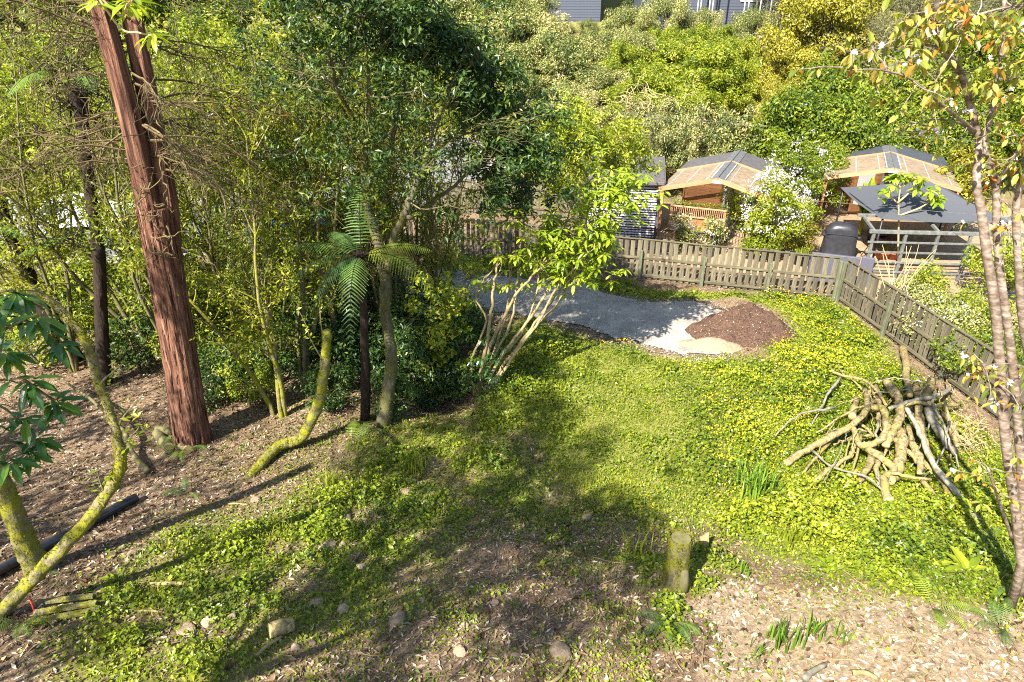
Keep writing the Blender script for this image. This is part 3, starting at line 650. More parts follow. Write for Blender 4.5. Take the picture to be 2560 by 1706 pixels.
        for a, z_ in enumerate(zs_):
            wd_ = .34-.16*math.exp(-((z_-1.2)/.6)**2); 
            G[a, :, 0] = -.16+.05*(2.4-z_)*-1+u*wd_; G[a, :, 1] = cd_-1.0+.05*np.sin(u*26); G[a, :, 2] = z_
        ii = np.arange(11)[:, None]*25+np.arange(24)[None]; q.add(G.reshape(-1, 3), np.stack([ii, ii+1, ii+26, ii+25], -1).reshape(-1, 4)); q.build('curtain', M['curtain'], t, smooth=True, local=True)
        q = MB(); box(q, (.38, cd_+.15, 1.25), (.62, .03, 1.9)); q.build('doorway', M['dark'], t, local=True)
        for xx in (.05, .72): q = MB(); bbox_bevel(q, (xx, cd_+.13, 1.28), (.09, .06, 2.0), .006); q.build('door_frame', M['timber'], t, local=True)
    return t
def place_from_apex(px, py, zr): return atz(px, py, zr)
a1 = atz(1795, 449, 2.8); c1 = cabin((a1[0], a1[1], 0), R(-25), 'timber cabin with clear gable canopy and white door behind the lattice planter', 1, half=2.15, cd_=3.0, dd=2.5)
a2 = atz(2235, 423, 2.8); c2 = cabin((a2[0], a2[1], 0), R(-24), 'timber cabin with clear gable canopy and grey curtain near the shade canopy', 2, half=2.45, cd_=3.1, dd=2.9, roofmat='corr')
for ch in c2.children:
    if ch.name.startswith('roof'):
        pass

# deck screen in front of the first cabin: lattice rail above, brown slats below
def loc_to_world(t, p):
    c, s = math.cos(t.rotation_euler.z), math.sin(t.rotation_euler.z); return (t.location.x+c*p[0]-s*p[1], t.location.y+s*p[0]+c*p[1], t.location.z+p[2])
A0 = atz(1677, 512, 1.62); A1 = atz(1817, 527, 1.62); v = A1-A0; LS = float(np.hypot(v[0], v[1])); az = math.atan2(v[1], v[0])
t = thing('planter_screen', 'brown timber screen with pale lattice top in front of the first cabin', 'screen', (A0[0], A0[1], 0), az)
q = MB(); bbox_bevel(q, (0, 0, 0), (.028, .02, .36), .004); LAT = q.mesh('lattice_bar', M['timber_pale'])
nl = int(LS/.075)
for k in range(nl): link('lattice_bar', LAT, t, (.05+(k+.5)*(LS-.1)/nl, 0, 1.42))
for zz_ in (1.60, 1.22): q = MB(); bbox_bevel(q, (LS/2, -.01, zz_), (LS, .05, .06), .008); q.build('lattice_rail', M['timber_pale'], t, local=True)
q = MB(); bbox_bevel(q, (LS/2, .02, 0), (LS-.12, .025, .085), .005); BS = q.mesh('slat', M['timber'])
for k in range(12): link('slat', BS, t, (0, .02, .1+k*.096))
for xx in (.04, LS-.04): q = MB(); bbox_bevel(q, (xx, .05, .82), (.09, .09, 1.62), .01); q.build('post', M['timber'], t, local=True)
q = MB(); box(q, (LS/2, .22, 1.18), (LS-.1, .34, .04)); q.build('pot_shelf', M['timber'], t, local=True)
def pot_mesh(r, h):
    q = MB(); n = 14; prof = [(0, 0), (r*.72, 0), (r*.95, h*.92), (r*1.08, h*.92), (r*1.08, h), (r*.95, h), (r*.9, h*.86), (0, h*.86)]
    a = np.arange(n)*2*math.pi/n; V = np.array([[(p[0]*math.cos(b_), p[0]*math.sin(b_), p[1]) for b_ in a] for p in prof]).reshape(-1, 3)
    ii = np.arange(len(prof)-1)[:, None]*n; j = np.arange(n)[None]; q.add(V, np.stack([ii+j, ii+(j+1) % n, ii+n+(j+1) % n, ii+n+j], -1).reshape(-1, 4)); return q
PM = pot_mesh(.17, .26).mesh('pot', M['pot'])
for k in range(7):
    f = (k+.5)/7; p = loc_to_world(t, (LS*f, .24, 1.2)); 
    pt = thing('potted_plant', 'small black pot with a green plant on the lattice shelf', 'pot plant', p, 0, 'black pots on the lattice shelf')
    link('pot', PM, pt)
    q = MB(); n = 160; PP = np.stack([rng.normal(0, .10, n), rng.normal(0, .10, n), .28+rng.random(n)*.28], 1); leaves(q, PP, rdir(n)*.6+np.array([0, 0, 1]), .07, .5, rng.random(n)); q.build('leaves', M['green'], pt, local=True)
# ---------------------------------------------------------------- black railing, gate, dark gate panel
def railing(p0, p1, label, hh=1.05, step=.13, posts=2.0, z=0.0, name='metal_railing'):
    p0 = np.array(p0, float); p1 = np.array(p1, float); L_ = np.linalg.norm(p1-p0); az = math.atan2(p1[1]-p0[1], p1[0]-p0[0])
    t = thing(name, label, 'railing' if name == 'metal_railing' else 'gate', (p0[0], p0[1], z), az)
    q = MB(); box(q, (0, 0, hh/2), (.016, .016, hh-.1)); B_ = q.mesh('bar', M['blackmetal'])
    for k in range(int(L_/step)): link('bar', B_, t, ((k+.5)*step, 0, 0))
    for zz_ in (hh-.05, .12): q = MB(); bbox_bevel(q, (L_/2, 0, zz_), (L_, .035, .035), .005); q.build('rail', M['blackmetal'], t, local=True)
    n = max(1, round(L_/posts))
    for k in range(n+1): q = MB(); bbox_bevel(q, (k*L_/n, 0, hh/2+.03), (.055, .055, hh+.06), .008); q.build('post', M['blackmetal'], t, local=True)
    return t
zr_ = .95
A = atz(1500, 562, zr_); B = atz(1782, 586, zr_)
railing(A[:2], B[:2], 'black metal railing between the shed and the gate', hh=zr_+.05, posts=1.9)
A = atz(1822, 541, 1.35); B = atz(1868, 553, 1.35)
g = railing(A[:2], B[:2], 'black metal bar gate beside the lattice screen', hh=1.4, posts=1.5, name='metal_gate')
q = MB(); A = atz(1782, 590, .9); B = atz(1808, 552, 1.3); d = norm(B-A)
t = thing('gate_panel', 'dark grey timber panel standing edge-on beside the black gate', 'panel', (A[0], A[1], 0)); 
nb = 6
for k in range(nb):
    f = (k+.5)/nb; p = A*(1-f)+B*f; q = MB(); bbox_bevel(q, (p[0]-A[0], p[1]-A[1], (.9+.45*f)/2), (.02+.3*np.linalg.norm(B-A)/nb, .5*np.linalg.norm(B-A)/nb, .9+.45*f), .006); q.build('board', M['greywood'], t, local=True)

# ---------------------------------------------------------------- trellis, shade canopy, seating, barbecue
t0 = atz(2182, 578, 1.75); t1 = atz(2600, 588, 1.75); v = t1-t0; LT = float(np.hypot(v[0], v[1])); az = math.atan2(v[1], v[0])
tr = thing('trellis_screen', 'weathered grey timber trellis screen in front of the shade canopy', 'trellis', (t0[0], t0[1], 0), az)
npst = 6
for k in range(npst):
    q = MB(); bbox_bevel(q, (.06+k*(LT-.12)/(npst-1), 0, .88), (.10, .10, 1.76), .01); q.build('post', M['greywood'], tr, local=True)
for zz_, th in ((1.74, .11), (1.38, .07), (1.02, .07), (.66, .07), (.3, .07)): q = MB(); bbox_bevel(q, (LT/2, -.052 if zz_ < 1.7 else -.01, zz_), (LT+.2, .04 if zz_ < 1.7 else .13, th), .006); q.build('rail', M['greywood'], tr, local=True)
q = MB(); bbox_bevel(q, (LT/2+.1, 1.1, 1.98), (LT+.5, .12, .10), .008); q.build('top_beam', M['greywood'], tr, local=True)
for k in (0, 2, 4): q = MB(); beam(q, (.06+k*(LT-.12)/5, 0, 1.75), (.06+k*(LT-.12)/5, 1.15, 1.95), .08, .08); q.build('brace', M['greywood'], tr, local=True)
# canopy
f0 = atz(2203, 547, 2.05); f1 = atz(2530, 556, 2.05); ap = atz(2392, 474, 2.95); ctr = np.array([ap[0], ap[1]]); hx = f1[:2]-f0[:2]; ang = math.atan2(hx[1], hx[0]); wx = float(np.linalg.norm(hx)); cen = (f0[:2]+f1[:2])/2 + np.array([-math.sin(ang), math.cos(ang)])*wx/2
gz = thing('shade_canopy', 'charcoal fabric pyramid shade canopy on posts behind the trellis', 'canopy', (cen[0], cen[1], 0), ang)
q = MB(); hwx = wx/2; N_ = 10
for k in range(4):
    ca, sa = round(math.cos(k*math.pi/2)), round(math.sin(k*math.pi/2))
    G = np.zeros((N_+1, N_+1, 3))
    for i_ in range(N_+1):
        for j_ in range(N_+1):
            f = i_/N_; u = (j_/N_-.5)*2; x_, y_ = u*hwx*f, -hwx*f; z_ = 2.95-.9*f - .10*math.sin(math.pi*f)*(1-.6*abs(u)) - .08*f*(1-u*u)
            G[i_, j_] = (ca*x_-sa*y_, sa*x_+ca*y_, z_)
    ii = np.arange(N_)[:, None]*(N_+1)+np.arange(N_)[None]; q.add(G.reshape(-1, 3), np.stack([ii, ii+1, ii+N_+2, ii+N_+1], -1).reshape(-1, 4)[:, ::-1])
q.build('canopy_fabric', M['sail'], gz, smooth=True, local=True)
for sx in (-1, 1):
    for sy in (-1, 1): q = MB(); tube(q, [(sx*(hwx-.1), sy*(hwx-.1), 0), (sx*(hwx-.1), sy*(hwx-.1), 2.05)], .035, 8); q.build('pole', M['blackmetal'], gz, smooth=True, local=True)
    q = MB(); tube(q, [(sx*(hwx-.1), -(hwx-.1), 2.02), (sx*(hwx-.1), (hwx-.1), 2.02)], .025, 6); q.build('edge_bar', M['blackmetal'], gz, smooth=True, local=True)
# outdoor sofas seen from the back
def sofa(p0, p1, label, ztop=.72):
    p0 = np.array(p0); p1 = np.array(p1); v = p1-p0; L_ = float(np.hypot(v[0], v[1])); az = math.atan2(v[1], v[0])
    t = thing('wicker_sofa', label, 'sofa', (p0[0], p0[1], .03), az, 'wicker sofas behind the fence corner')
    for nm, c, s in (('backrest', (L_/2, .06, ztop/2), (L_, .12, ztop)), ('seat', (L_/2, .42, .2), (L_-.02, .58, .38)), ('armrest', (.06, .44, .28), (.12, .6, .54)), ('armrest', (L_-.06, .44, .28), (.12, .6, .54))):
        q = MB(); bbox_bevel(q, c, s, .02); q.build(nm, M['wicker'], t, local=True)
    q = MB(); bbox_bevel(q, (L_/2, .42, .44), (L_-.26, .5, .1), .03); q.build('cushion', M['sail'], t, local=True)
sofa(atz(2030, 634, 1.05)[:2], atz(2152, 648, 1.05)[:2], 'longer blue grey wicker sofa below the covered barbecue', 1.05)
sofa(atz(2155, 645, 1.05)[:2], atz(2188, 650, 1.05)[:2], 'short end piece of blue grey wicker seat beside the trellis post', 1.05)
# covered barbecue
b0 = atz(2108, 640, .25); q = MB(); nseg = 28
bq = thing('covered_barbecue', 'barbecue under a black fitted cover', 'barbecue', (b0[0], b0[1]+.5, .03), R(-20))
prof = [(0, .62, .40), (.25, .60, .37), (.6, .57, .33), (.95, .57, .33), (1.0, .56, .32), (1.12, .53, .33), (1.25, .46, .30), (1.33, .33, .20), (1.36, .05, .03)]
a = np.arange(nseg)*2*math.pi/nseg; G = []
for z_, rx, ry in prof:
    e = 4.0 if z_ < 1.2 else 2.6; cx = np.sign(np.cos(a))*np.abs(np.cos(a))**(2/e); sx = np.sign(np.sin(a))*np.abs(np.sin(a))**(2/e)
    fold = 1+.035*np.sin(a*11)*(1 if z_ < .7 else .25)
    G.append(np.stack([cx*rx*fold, sx*ry*fold, np.full(nseg, z_+.0)], 1))
V = np.vstack(G); ii = np.arange(len(prof)-1)[:, None]*nseg; j = np.arange(nseg)[None]; q.add(V, np.stack([ii+j, ii+(j+1) % nseg, ii+nseg+(j+1) % nseg, ii+nseg+j], -1).reshape(-1, 4))
q.build('cover', M['cover_black'], bq, smooth=True, local=True)
q = MB(); bbox_bevel(q, (0, -.335, .965), (1.06, .02, .03), .005); q.build('seam', M['blackmetal'], bq, local=True)
for sx in (-.6, .6): q = MB(); bbox_bevel(q, (sx, 0, .86), (.14, .4, .10), .03); q.build('side_shelf', M['cover_black'], bq, local=True)
# planters
def planter(px, py, z, r, h, mat, label, leafm, nleaf, spread, hh, ls, cat='planter', kind='leaf'):
    p = atz(px, py, z); t = thing('planter_pot', label, cat, (p[0], p[1], .03)); pot_mesh(r, h).build('pot', M[mat], t, smooth=True, local=True)
    q = MB(); PP = np.stack([rng.normal(0, spread, nleaf), rng.normal(0, spread, nleaf), h+rng.random(nleaf)*hh], 1)
    if kind == 'leaf': leaves(q, PP, rdir(nleaf)+np.array([0, 0, .8]), ls, .5, rng.random(nleaf))
    else: blades(q, PP*np.array([1, 1, 0])+np.array([0, 0, h*.85]), hh*(.6+.5*rng.random(nleaf)), .02, .7, rng.random(nleaf))
    q.build('leaves', M[leafm], t, local=True); return t
planter(2005, 645, .25, .40, .42, 'pot', 'large round black tub with low grass beside the white shrub', 'lime', 90, .14, .3, .1, kind='blade')
planter(2192, 590, .3, .42, .42, 'pot', 'black round tub holding the banana plant by the barbecue', 'green', 60, .2, .1, .07)
planter(2205, 640, .15, .28, .3, 'terracotta', 'terracotta pot just behind the trellis post', 'green', 80, .1, .25, .08)
planter(2232, 640, .15, .26, .28, 'terracotta', 'second terracotta pot inside the trellis, further from the barbecue', 'lime', 60, .1, .3, .08)
# fire bowl and rake handle
p = atz(2215, 600, .35); t = thing('fire_bowl', 'rusty round fire bowl on short legs behind the trellis', 'fire bowl', (p[0], p[1], .03)); q = MB(); n = 18; prof = [(0.02, .25), (.3, .3), (.46, .45), (.48, .45), (.3, .26), (0.02, .2)]
a = np.arange(n)*2*math.pi/n; V = np.array([[(r_*math.cos(b_), r_*math.sin(b_), z_) for b_ in a] for r_, z_ in prof]).reshape(-1, 3); ii = np.arange(5)[:, None]*n; j = np.arange(n)[None]; q.add(V, np.stack([ii+j, ii+(j+1) % n, ii+n+(j+1) % n, ii+n+j], -1).reshape(-1, 4)); q.build('bowl', M['rust'], t, smooth=True, local=True)
for k in range(3): q = MB(); tube(q, [(.3*math.cos(k*2.1), .3*math.sin(k*2.1), .3), (.42*math.cos(k*2.1), .42*math.sin(k*2.1), 0)], .02, 6); q.build('leg', M['rust'], t, local=True)
q = MB(); tube(q, [atz(2152, 640, .1), atz(2196, 583, 1.1)], .02, 6); tag(q.build('tool_handle', M['rust'], smooth=True), 'long brown tool handle leaning behind the wicker seat', 'handle')
# banana plant
bp = atz(2147, 590, .3); t = thing('banana_plant', 'banana plant with broad upright green leaves beside the barbecue', 'banana plant', (bp[0], bp[1], .03))
q = MB(); tube(q, [(0, 0, .3), (.02, 0, .8), (.0, 0, 1.25)], [.09, .08, .05], 8); q.build('stem', M['gold'], t, smooth=True, local=True)
for k, (az_, tl, ln) in enumerate([(3.0, .35, 1.25), (1.2, .12, 1.5), (.2, .35, 1.25), (4.6, .5, .95), (5.6, .28, 1.35), (2.2, .22, 1.3)]):
    q = MB(); ns = 10; d = np.array([math.cos(az_)*math.sin(tl), math.sin(az_)*math.sin(tl), math.cos(tl)]); sd_ = norm(np.cross(d, np.array([.25, -1, .1]))); nn = np.cross(sd_, d); G = []
    for i_ in range(ns+1):
        f = i_/ns; w_ = .24*math.sin(math.pi*min(1, f*.86+.1))**.6*(1-.15*(i_ % 2)); c = np.array([0, 0, 1.15])+d*ln*f - np.array([0, 0, .25])*f**3*ln*tl
        G += [c-sd_*w_+nn*.06, c, c+sd_*w_+nn*.06]
    ii = np.arange(ns)[:, None]*3+np.arange(2)[None]; q.add(np.array(G), np.stack([ii, ii+1, ii+4, ii+3], -1).reshape(-1, 4), .55+.3*random.random()); q.build('leaf', M['palm'], t, local=True)

# ---------------------------------------------------------------- neighbours' far fence, road things, cars
q_f = ((-3.5, 31.5), (3.0, 29.6))
paling_fence(*q_f, 'reddish brown board fence across the drive beyond the dark paling fence', pitch=.16, hh=1.6, rails=(.3, 1.1))
def car(loc, rz, label, paint, L_=4.3):
    t = thing('parked_car', label, 'car', loc, rz, 'cars along the road'); W2 = .86
    prof = [(-2.1,.35),(-2.12,.75),(-1.95,.88),(-1.55,.95),(-1.05,1.40),(.35,1.43),(1.05,.98),(1.85,.85),(2.1,.68),(2.12,.35)]
    prof = np.array(prof)*np.array([L_/4.3, 1]); n = len(prof); rows = []
    for y_, ins, zi in ((-W2, .0, 0), (-W2+.06, .0, .02), (W2-.06, .0, .02), (W2, .0, 0)):
        P_ = prof.copy(); rows.append(np.stack([P_[:, 0], np.where(P_[:, 1] > 1.0, np.sign(y_)*(abs(y_)-.16), y_), P_[:, 1]+zi*(P_[:, 1] > .5)], 1))
    V = np.vstack(rows); ii = np.arange(3)[:, None]*n; j = np.arange(n-1)[None]
    q = MB(); q.add(V, np.stack([ii+j, ii+j+1, ii+n+j+1, ii+n+j], -1).reshape(-1, 4))
    for r_ in (0, 3):
        base = r_*n; f = np.array([[base+k for k in range(n)]]); q.f.append((f if r_ == 0 else f[:, ::-1], np.array([.5]), 0))
    q.build('body', M[paint], t, local=True)
    for sg in (-1, 1):
        q = MB(); V = np.array([(-1.32, sg*(W2-.01), .99), (.85, sg*(W2-.01), .99), (.3, sg*(W2-.135), 1.36), (-.98, sg*(W2-.135), 1.34)])*np.array([L_/4.3, 1, 1]); q.add(np.vstack([V, V-np.array([0, sg*.02, 0])]), BOXF); q.build('side_window', M['carglass'], t, local=True)
        for xx in (-1.3, 1.32):
            q = MB(); tube(q, [(xx*L_/4.3, sg*(W2+.02), .32), (xx*L_/4.3, sg*(W2-.2), .32)], .32, 18); wl = q.build('wheel', M['tyre'], t, local=True)
            q = MB(); tube(q, [(xx*L_/4.3, sg*(W2+.035), .32), (xx*L_/4.3, sg*(W2-.05), .32)], .2, 14); q.build('rim', M['steel'], wl, local=True)
        q = MB(); bbox_bevel(q, (2.07*L_/4.3, sg*.62, .68), (.08, .3, .12), .02); q.build('headlight', M['whitepaint'], t, local=True)
        q = MB(); bbox_bevel(q, (-2.08*L_/4.3, sg*.66, .76), (.07, .22, .14), .02); q.build('tail_light', M['rust'], t, local=True)
    for nm, V in (('windscreen', [(1.02,-.72,1.0),(1.02,.72,1.0),(.4,.6,1.42),(.4,-.6,1.42)]), ('rear_window', [(-1.52,-.7,.98),(-1.08,-.6,1.39),(-1.08,.6,1.39),(-1.52,.7,.98)])):
        V = np.array(V)*np.array([L_/4.3, 1, 1]); off = np.array([.02 if nm == 'windscreen' else -.02, 0, .015]); q = MB(); q.add(np.vstack([V, V+off]), BOXF); q.build(nm, M['carglass'], t, local=True)
    q = MB(); bbox_bevel(q, (2.1*L_/4.3, 0, .45), (.12, 1.6, .2), .04); q.build('bumper', M['sheddark'], t, local=True)
    return t
def on_road(x, y): return (x, y, hz(x, y)+.1)
car(on_road(-19.2, 29.6), R(8), 'white car parked on the road seen between the dark trunks', 'car_white')
car(on_road(-24.5, 30.6), R(10), 'silver car parked behind the white car at the edge of view', 'car_silver')
car(on_road(-9.3, 29.0), R(40), 'bright blue car glimpsed through the thicket behind the tree fern', 'car_blue')
p = (-10.6, 28.3); t = thing('wheelie_bin', 'blue plastic wheelie bin behind the thicket', 'bin', (p[0], p[1], hz(*p)+.1), R(25))
q = MB(); V = np.array([(-.24,-.25,0),(.24,-.25,0),(.24,.25,0),(-.24,.25,0),(-.29,-.33,1.0),(.29,-.33,1.0),(.29,.33,1.0),(-.29,.33,1.0)]); q.add(V, BOXF); q.build('body', M['bluebin'], t, local=True)
q = MB(); bbox_bevel(q, (0, -.02, 1.05), (.64, .74, .08), .03); q.build('lid', M['bluebin'], t, local=True)
for sx in (-.22, .22): q = MB(); tube(q, [(sx-.03, .3, .1), (sx+.03, .3, .1)], .1, 12); q.build('wheel', M['tyre'], t, local=True)
q = MB(); tube(q, [(-.25, .4, .98), (.25, .4, .98)], .018, 6); q.build('handle', M['bluebin'], t, local=True)
# striped banner on a pole far behind the thicket
p = at(703, 262, 44); t = thing('banner', 'small red and blue striped banner on a pole seen through the thicket', 'banner', (p[0], p[1], hz(p[0], p[1])))
zt = p[2]-t.location.z+.75; q = MB(); tube(q, [(-.3, 0, 0), (-.3, 0, zt)], .03, 6); q.build('pole', M['steel'], t, local=True)
for k, (mt) in enumerate(('rust', 'bluebin', 'cord')):
    q = MB(); u = np.linspace(0, 1, 9); G = np.array([[(-.28+.62*a_, .06*math.sin(a_*7), zt-.05-.5*k-.5*b_) for a_ in u] for b_ in (0, 1)]); ii = np.arange(8)[None]; q.add(G.reshape(-1, 3), np.stack([ii, ii+9, ii+10, ii+1], -1).reshape(-1, 4)); q.build('stripe', M[mt], t, local=True)

# ---------------------------------------------------------------- houses on the hill and scaffolding
def house(px0, px1, py_top, py_bot, Y, label, rz=0.0, wins=(), depth=7):
    a = at(px0, py_bot, Y); b_ = at(px1, py_bot, Y); zt = at(px0, py_top, Y)[2]; W2 = b_[0]-a[0]; z0 = min(hz(a[0], Y), hz(b_[0], Y))-.3; Hh = zt-z0
    t = thing('hill_house', label, 'house', (a[0], Y, z0), rz)
    q = MB(); box(q, (W2/2, depth/2+.04, Hh/2), (W2-.02, depth, Hh)); q.build('wall', M['greypaint'], t, local=True)
    s_ = MB(); bbox_bevel(s_, (0, 0, 0), (W2, .03, .19), .006); SB = s_.mesh('weatherboard', M['greypaint'])
    for k in range(int(Hh/.2)): link('weatherboard', SB, t, (W2/2, .02, .1+k*.2), (R(-5), 0, 0))
    for wx0, wx1, wz0, wz1 in wins:
        q = MB(); box(q, ((wx0+wx1)/2, -.02, (wz0+wz1)/2), (wx1-wx0, .03, wz1-wz0)); w_ = q.build('window', M['carglass'], t, local=True)
        q = MB()
        for u, v_ in (((wx0,wz0),(wx1,wz0)),((wx0,wz1),(wx1,wz1)),((wx0,wz0),(wx0,wz1)),((wx1,wz0),(wx1,wz1)),(((wx0+wx1)/2,wz0),((wx0+wx1)/2,wz1))): beam(q, (u[0], -.05, u[1]), (v_[0], -.05, v_[1]), .05, .08)
        q.build('window_frame', M['whitepaint'], w_, local=True)
    q = MB(); V = np.array([(-.5,-.6,Hh),(W2+.5,-.6,Hh),(W2+.5,depth+.6,Hh+1.2),(-.5,depth+.6,Hh+1.2)]); q.add(np.vstack([V, V+np.array([0, 0, .15])]), BOXF); q.build('roof', M['corr'], t, local=True)
    q = MB(); bbox_bevel(q, (W2/2, -.66, Hh+.02), (W2+1, .14, .14), .02); q.build('gutter', M['whitepaint'], t, local=True)
    return t
house(1340, 1500, -160, 60, 62, 'blue grey weatherboard house at the top of the hill, showing one corner', wins=((2.9, 3.9, 3.0, 6.5),))
hs = house(1600, 1930, -70, 130, 60, 'dark blue grey house behind scaffolding on the hilltop', wins=((2.0, 3.6, 3.3, 5.2), (5.6, 6.6, 3.3, 5.2), (7.6, 8.8, 2.4, 5.2)))
sa = at(1640, 60, 57.5); t = thing('scaffold', 'silver tube scaffolding along the hilltop house', 'scaffold', (sa[0], sa[1], hz(sa[0], sa[1])))
xs_ = [0, .9, 3.3, 4.2, 6.9, 7.8, 8.6, 9.6]
for k, x_ in enumerate(xs_):
    for yy in (0, 1.0):
        q = MB(); tube(q, [(x_, yy, 0), (x_+.06*(yy-.5), yy, 8.5)], .06, 8); q.build('standard_tube', M['whitepaint'], t, smooth=True, local=True)
for zz_ in (3.0, 4.6, 6.2, 7.6):
    for yy in (0, 1.0): q = MB(); tube(q, [(-.3 if zz_ > 5 else 6.6, yy, zz_), (9.9, yy, zz_)], .055, 8); q.build('ledger_tube', M['whitepaint'], t, smooth=True, local=True)
    q = MB(); box(q, ((9.7 if zz_ > 5 else 3.0)/2 + (0 if zz_ > 5 else 6.7), .5, zz_+.06), (9.7 if zz_ > 5 else 3.0, .7, .05)); q.build('plank', M['timber_pale'], t, local=True)
for a, b_ in (((6.9, 3), (8.6, 4.6)), ((8.6, 3), (6.9, 4.6)), ((7.8, 4.6), (9.6, 6.2)), ((9.6, 4.6), (7.8, 6.2)), ((.9, 6.2), (3.3, 7.6))): q = MB(); tube(q, [(a[0], -.05, a[1]), (b_[0], -.05, b_[1])], .05, 6); q.build('brace_tube', M['whitepaint'], t, smooth=True, local=True)
# overhead wires
for k, (A, B, lab) in enumerate(((at(1300, 252, 36), at(2420, 352, 31), 'upper of two thin overhead wires crossing the hillside'), (at(1300, 262, 36), at(2080, 325, 33.2), 'lower of two thin overhead wires crossing the hillside'))):
    s = np.linspace(-.35, 1.25, 30)[:, None]; P = A+(B-A)*s; P[:, 2] -= (.25*(1-(2*s[:, 0]-1)**2))*.6
    q = MB(); tube(q, P, .009, 5); tag(q.build('overhead_wire', M['greywood'], smooth=True), lab, 'wire', 'overhead wires')
A = at(2010, 500, 26); B = at(2560, 548, 20); q = MB(); s = np.linspace(-.1, 1.3, 24)[:, None]; P = A+(B-A)*s; tube(q, P, .006, 5); tag(q.build('washing_line', M['greywood'], smooth=True), 'thin pale line strung in front of the curtained cabin', 'line')
# ---------------------------------------------------------------- plant builders
def clump_leaves(q, cen, cr, nl, ls, aspect=.45, tb=.5, tc=.18, tl=.25, squash=.8, up=.5, droop=.25, shell=.55):
    """leaves spread through clumps around the centres"""
    n = len(cen)*nl; c = np.repeat(cen, nl, 0); d = rdir(n); r = np.repeat(np.broadcast_to(cr, (len(cen),)), nl)*(shell+(1.05-shell)*rng.random(n))
    off = d*r[:, None]; off[:, 2] *= squash
    t = np.repeat(tb+tc*rng.normal(size=len(cen)), nl) + tl*rng.normal(size=n)
    leaves(q, c+off, d*.55+np.array([0, 0, up])+.55*rdir(n), ls, aspect, np.clip(t, 0, 1), droop)
def crown_pts(n, R_, zc, rz, low=-.6, core=.45):
    d = rdir(n*3); d = d[d[:, 2] > low][:n]; r = core+(1-core)*rng.random(len(d))**.5
    sd_ = int(rng.integers(1, 999)); r = r*(.62+.72*vnoise(d[:, 0]*2.2+d[:, 2]*1.3+7, d[:, 1]*2.2-d[:, 2]*1.1+7, sd_))
    return np.stack([d[:, 0]*R_*r, d[:, 1]*R_*r, zc+d[:, 2]*rz*r], 1)
def crown_tree(name, label, cat, group, H, R_, ncl, nl, ls, cr, leafm, barkm, r0, aspect=.45, zc=.62, rzf=.40, low=-.7, limbs=12, tb=.5, tc=.18, tl=.22, loc=(0, 0, 0), ntrunk=1, core=.45, up=.5, fine=0):
    t = thing(name, label, cat, loc, 0, group); q = MB(); cen = crown_pts(ncl, R_, H*zc, H*rzf, low, core)
    tr_ = MB()
    for s in range(ntrunk):
        b0 = np.array([rng.normal(0, .12), rng.normal(0, .12), -.1])*(1 if ntrunk > 1 else .2); b0[2] = -.15
        P = path(b0, (rng.normal(0, .12), rng.normal(0, .12), 1), H*.72, 8, .06, .03); tube(tr_, P, np.linspace(r0, r0*.3, 9), 7, .5)
        for k in rng.choice(len(cen), min(limbs, len(cen)), replace=False):
            st = P[rng.integers(2, 7)]; mid = (st+cen[k])/2+np.array([0, 0, -.08*H*rng.random()]); PP = smooth_path([st, mid, cen[k]], 4); tube(tr_, PP, np.linspace(r0*.42, r0*.08, len(PP)), 5, .5, cap=False)
            for f in range(fine):
                e = cen[k]+rdir(1)[0]*cr*1.1; tube(tr_, path(PP[-3], e-PP[-3], np.linalg.norm(e-PP[-3]), 3, .15), np.linspace(r0*.12, r0*.03, 4), 3, .6, cap=False)
    tr_.build('trunk', M[barkm], t, smooth=True, local=True)
    clump_leaves(q, cen, cr*(.7+.6*rng.random(len(cen))), nl, ls, aspect, tb, tc, tl, up=up); q.build('crown', M[leafm], t, local=True)
    return t
def place_tree(proto, px, py, Y, first, scale=None, zfrac=.62, H0=1.0, label=None, sxy=1.0, group=None):
    """stand a tree at forward distance Y so that its crown is centred on the given direction"""
    c = at(px, py, Y); g = hz(c[0], c[1]); s = max(.35, (c[2]-g)/(zfrac*H0))
    if not first: return copy_thing(proto, (c[0], c[1], g), random.uniform(0, 6.28), (s*sxy, s*sxy, s), label, group)
    proto.location = (c[0], c[1], g); proto.scale = (s*sxy, s*sxy, s); 
    if label: proto['label'] = label
    return proto

# ---------------------------------------------------------------- hillside trees
HG = 'trees and shrubs on the hillside'
def hill_set(spec, spots, zf=.62, H0=4.0):
    pr = crown_tree(H=H0, loc=(0, 0, 0), **spec)
    for k, s in enumerate(spots):
        px, py, Y = s[:3]; lab = s[4] if len(s) > 4 else None; sxy = s[3] if len(s) > 3 else 1.0
        place_tree(pr, px, py, Y, k == 0, zfrac=zf, H0=H0, label=lab, sxy=sxy)
olive = dict(name='broadleaf_tree', label='olive green tree with pinkish young leaves on the hillside', cat='tree', group=HG, R_=2.6, ncl=70, nl=300, ls=.17, cr=.62, leafm='olive', barkm='bark_grey', r0=.12, tb=.52, tc=.13, tl=.27, aspect=.32)
hill_set(olive, [(1420,80,56,.8),(1470,70,57,.8),(1660,40,55,.7),(1880,70,53,.7),(1760,60,55,.6),(1400,150,46,1.15),(1290,90,50,1.1),(1500,210,44,1.05),(1310,230,43,1.1),(1500,120,50,.9),(1210,40,54,1.1),(1590,120,50,.9),(1240,170,48,1.1),(1420,260,41,.9),(1570,60,54,.8),(1300,20,57,.9),(1130,60,56,1.1)])
lime = dict(name='bright_tree', label='bright yellow green broadleaf tree below the scaffolded house', cat='tree', group=HG, R_=2.3, ncl=64, nl=260, ls=.20, cr=.60, leafm='lime', barkm='bark_pale', r0=.12, tb=.62, tc=.18, tl=.22, aspect=.40)
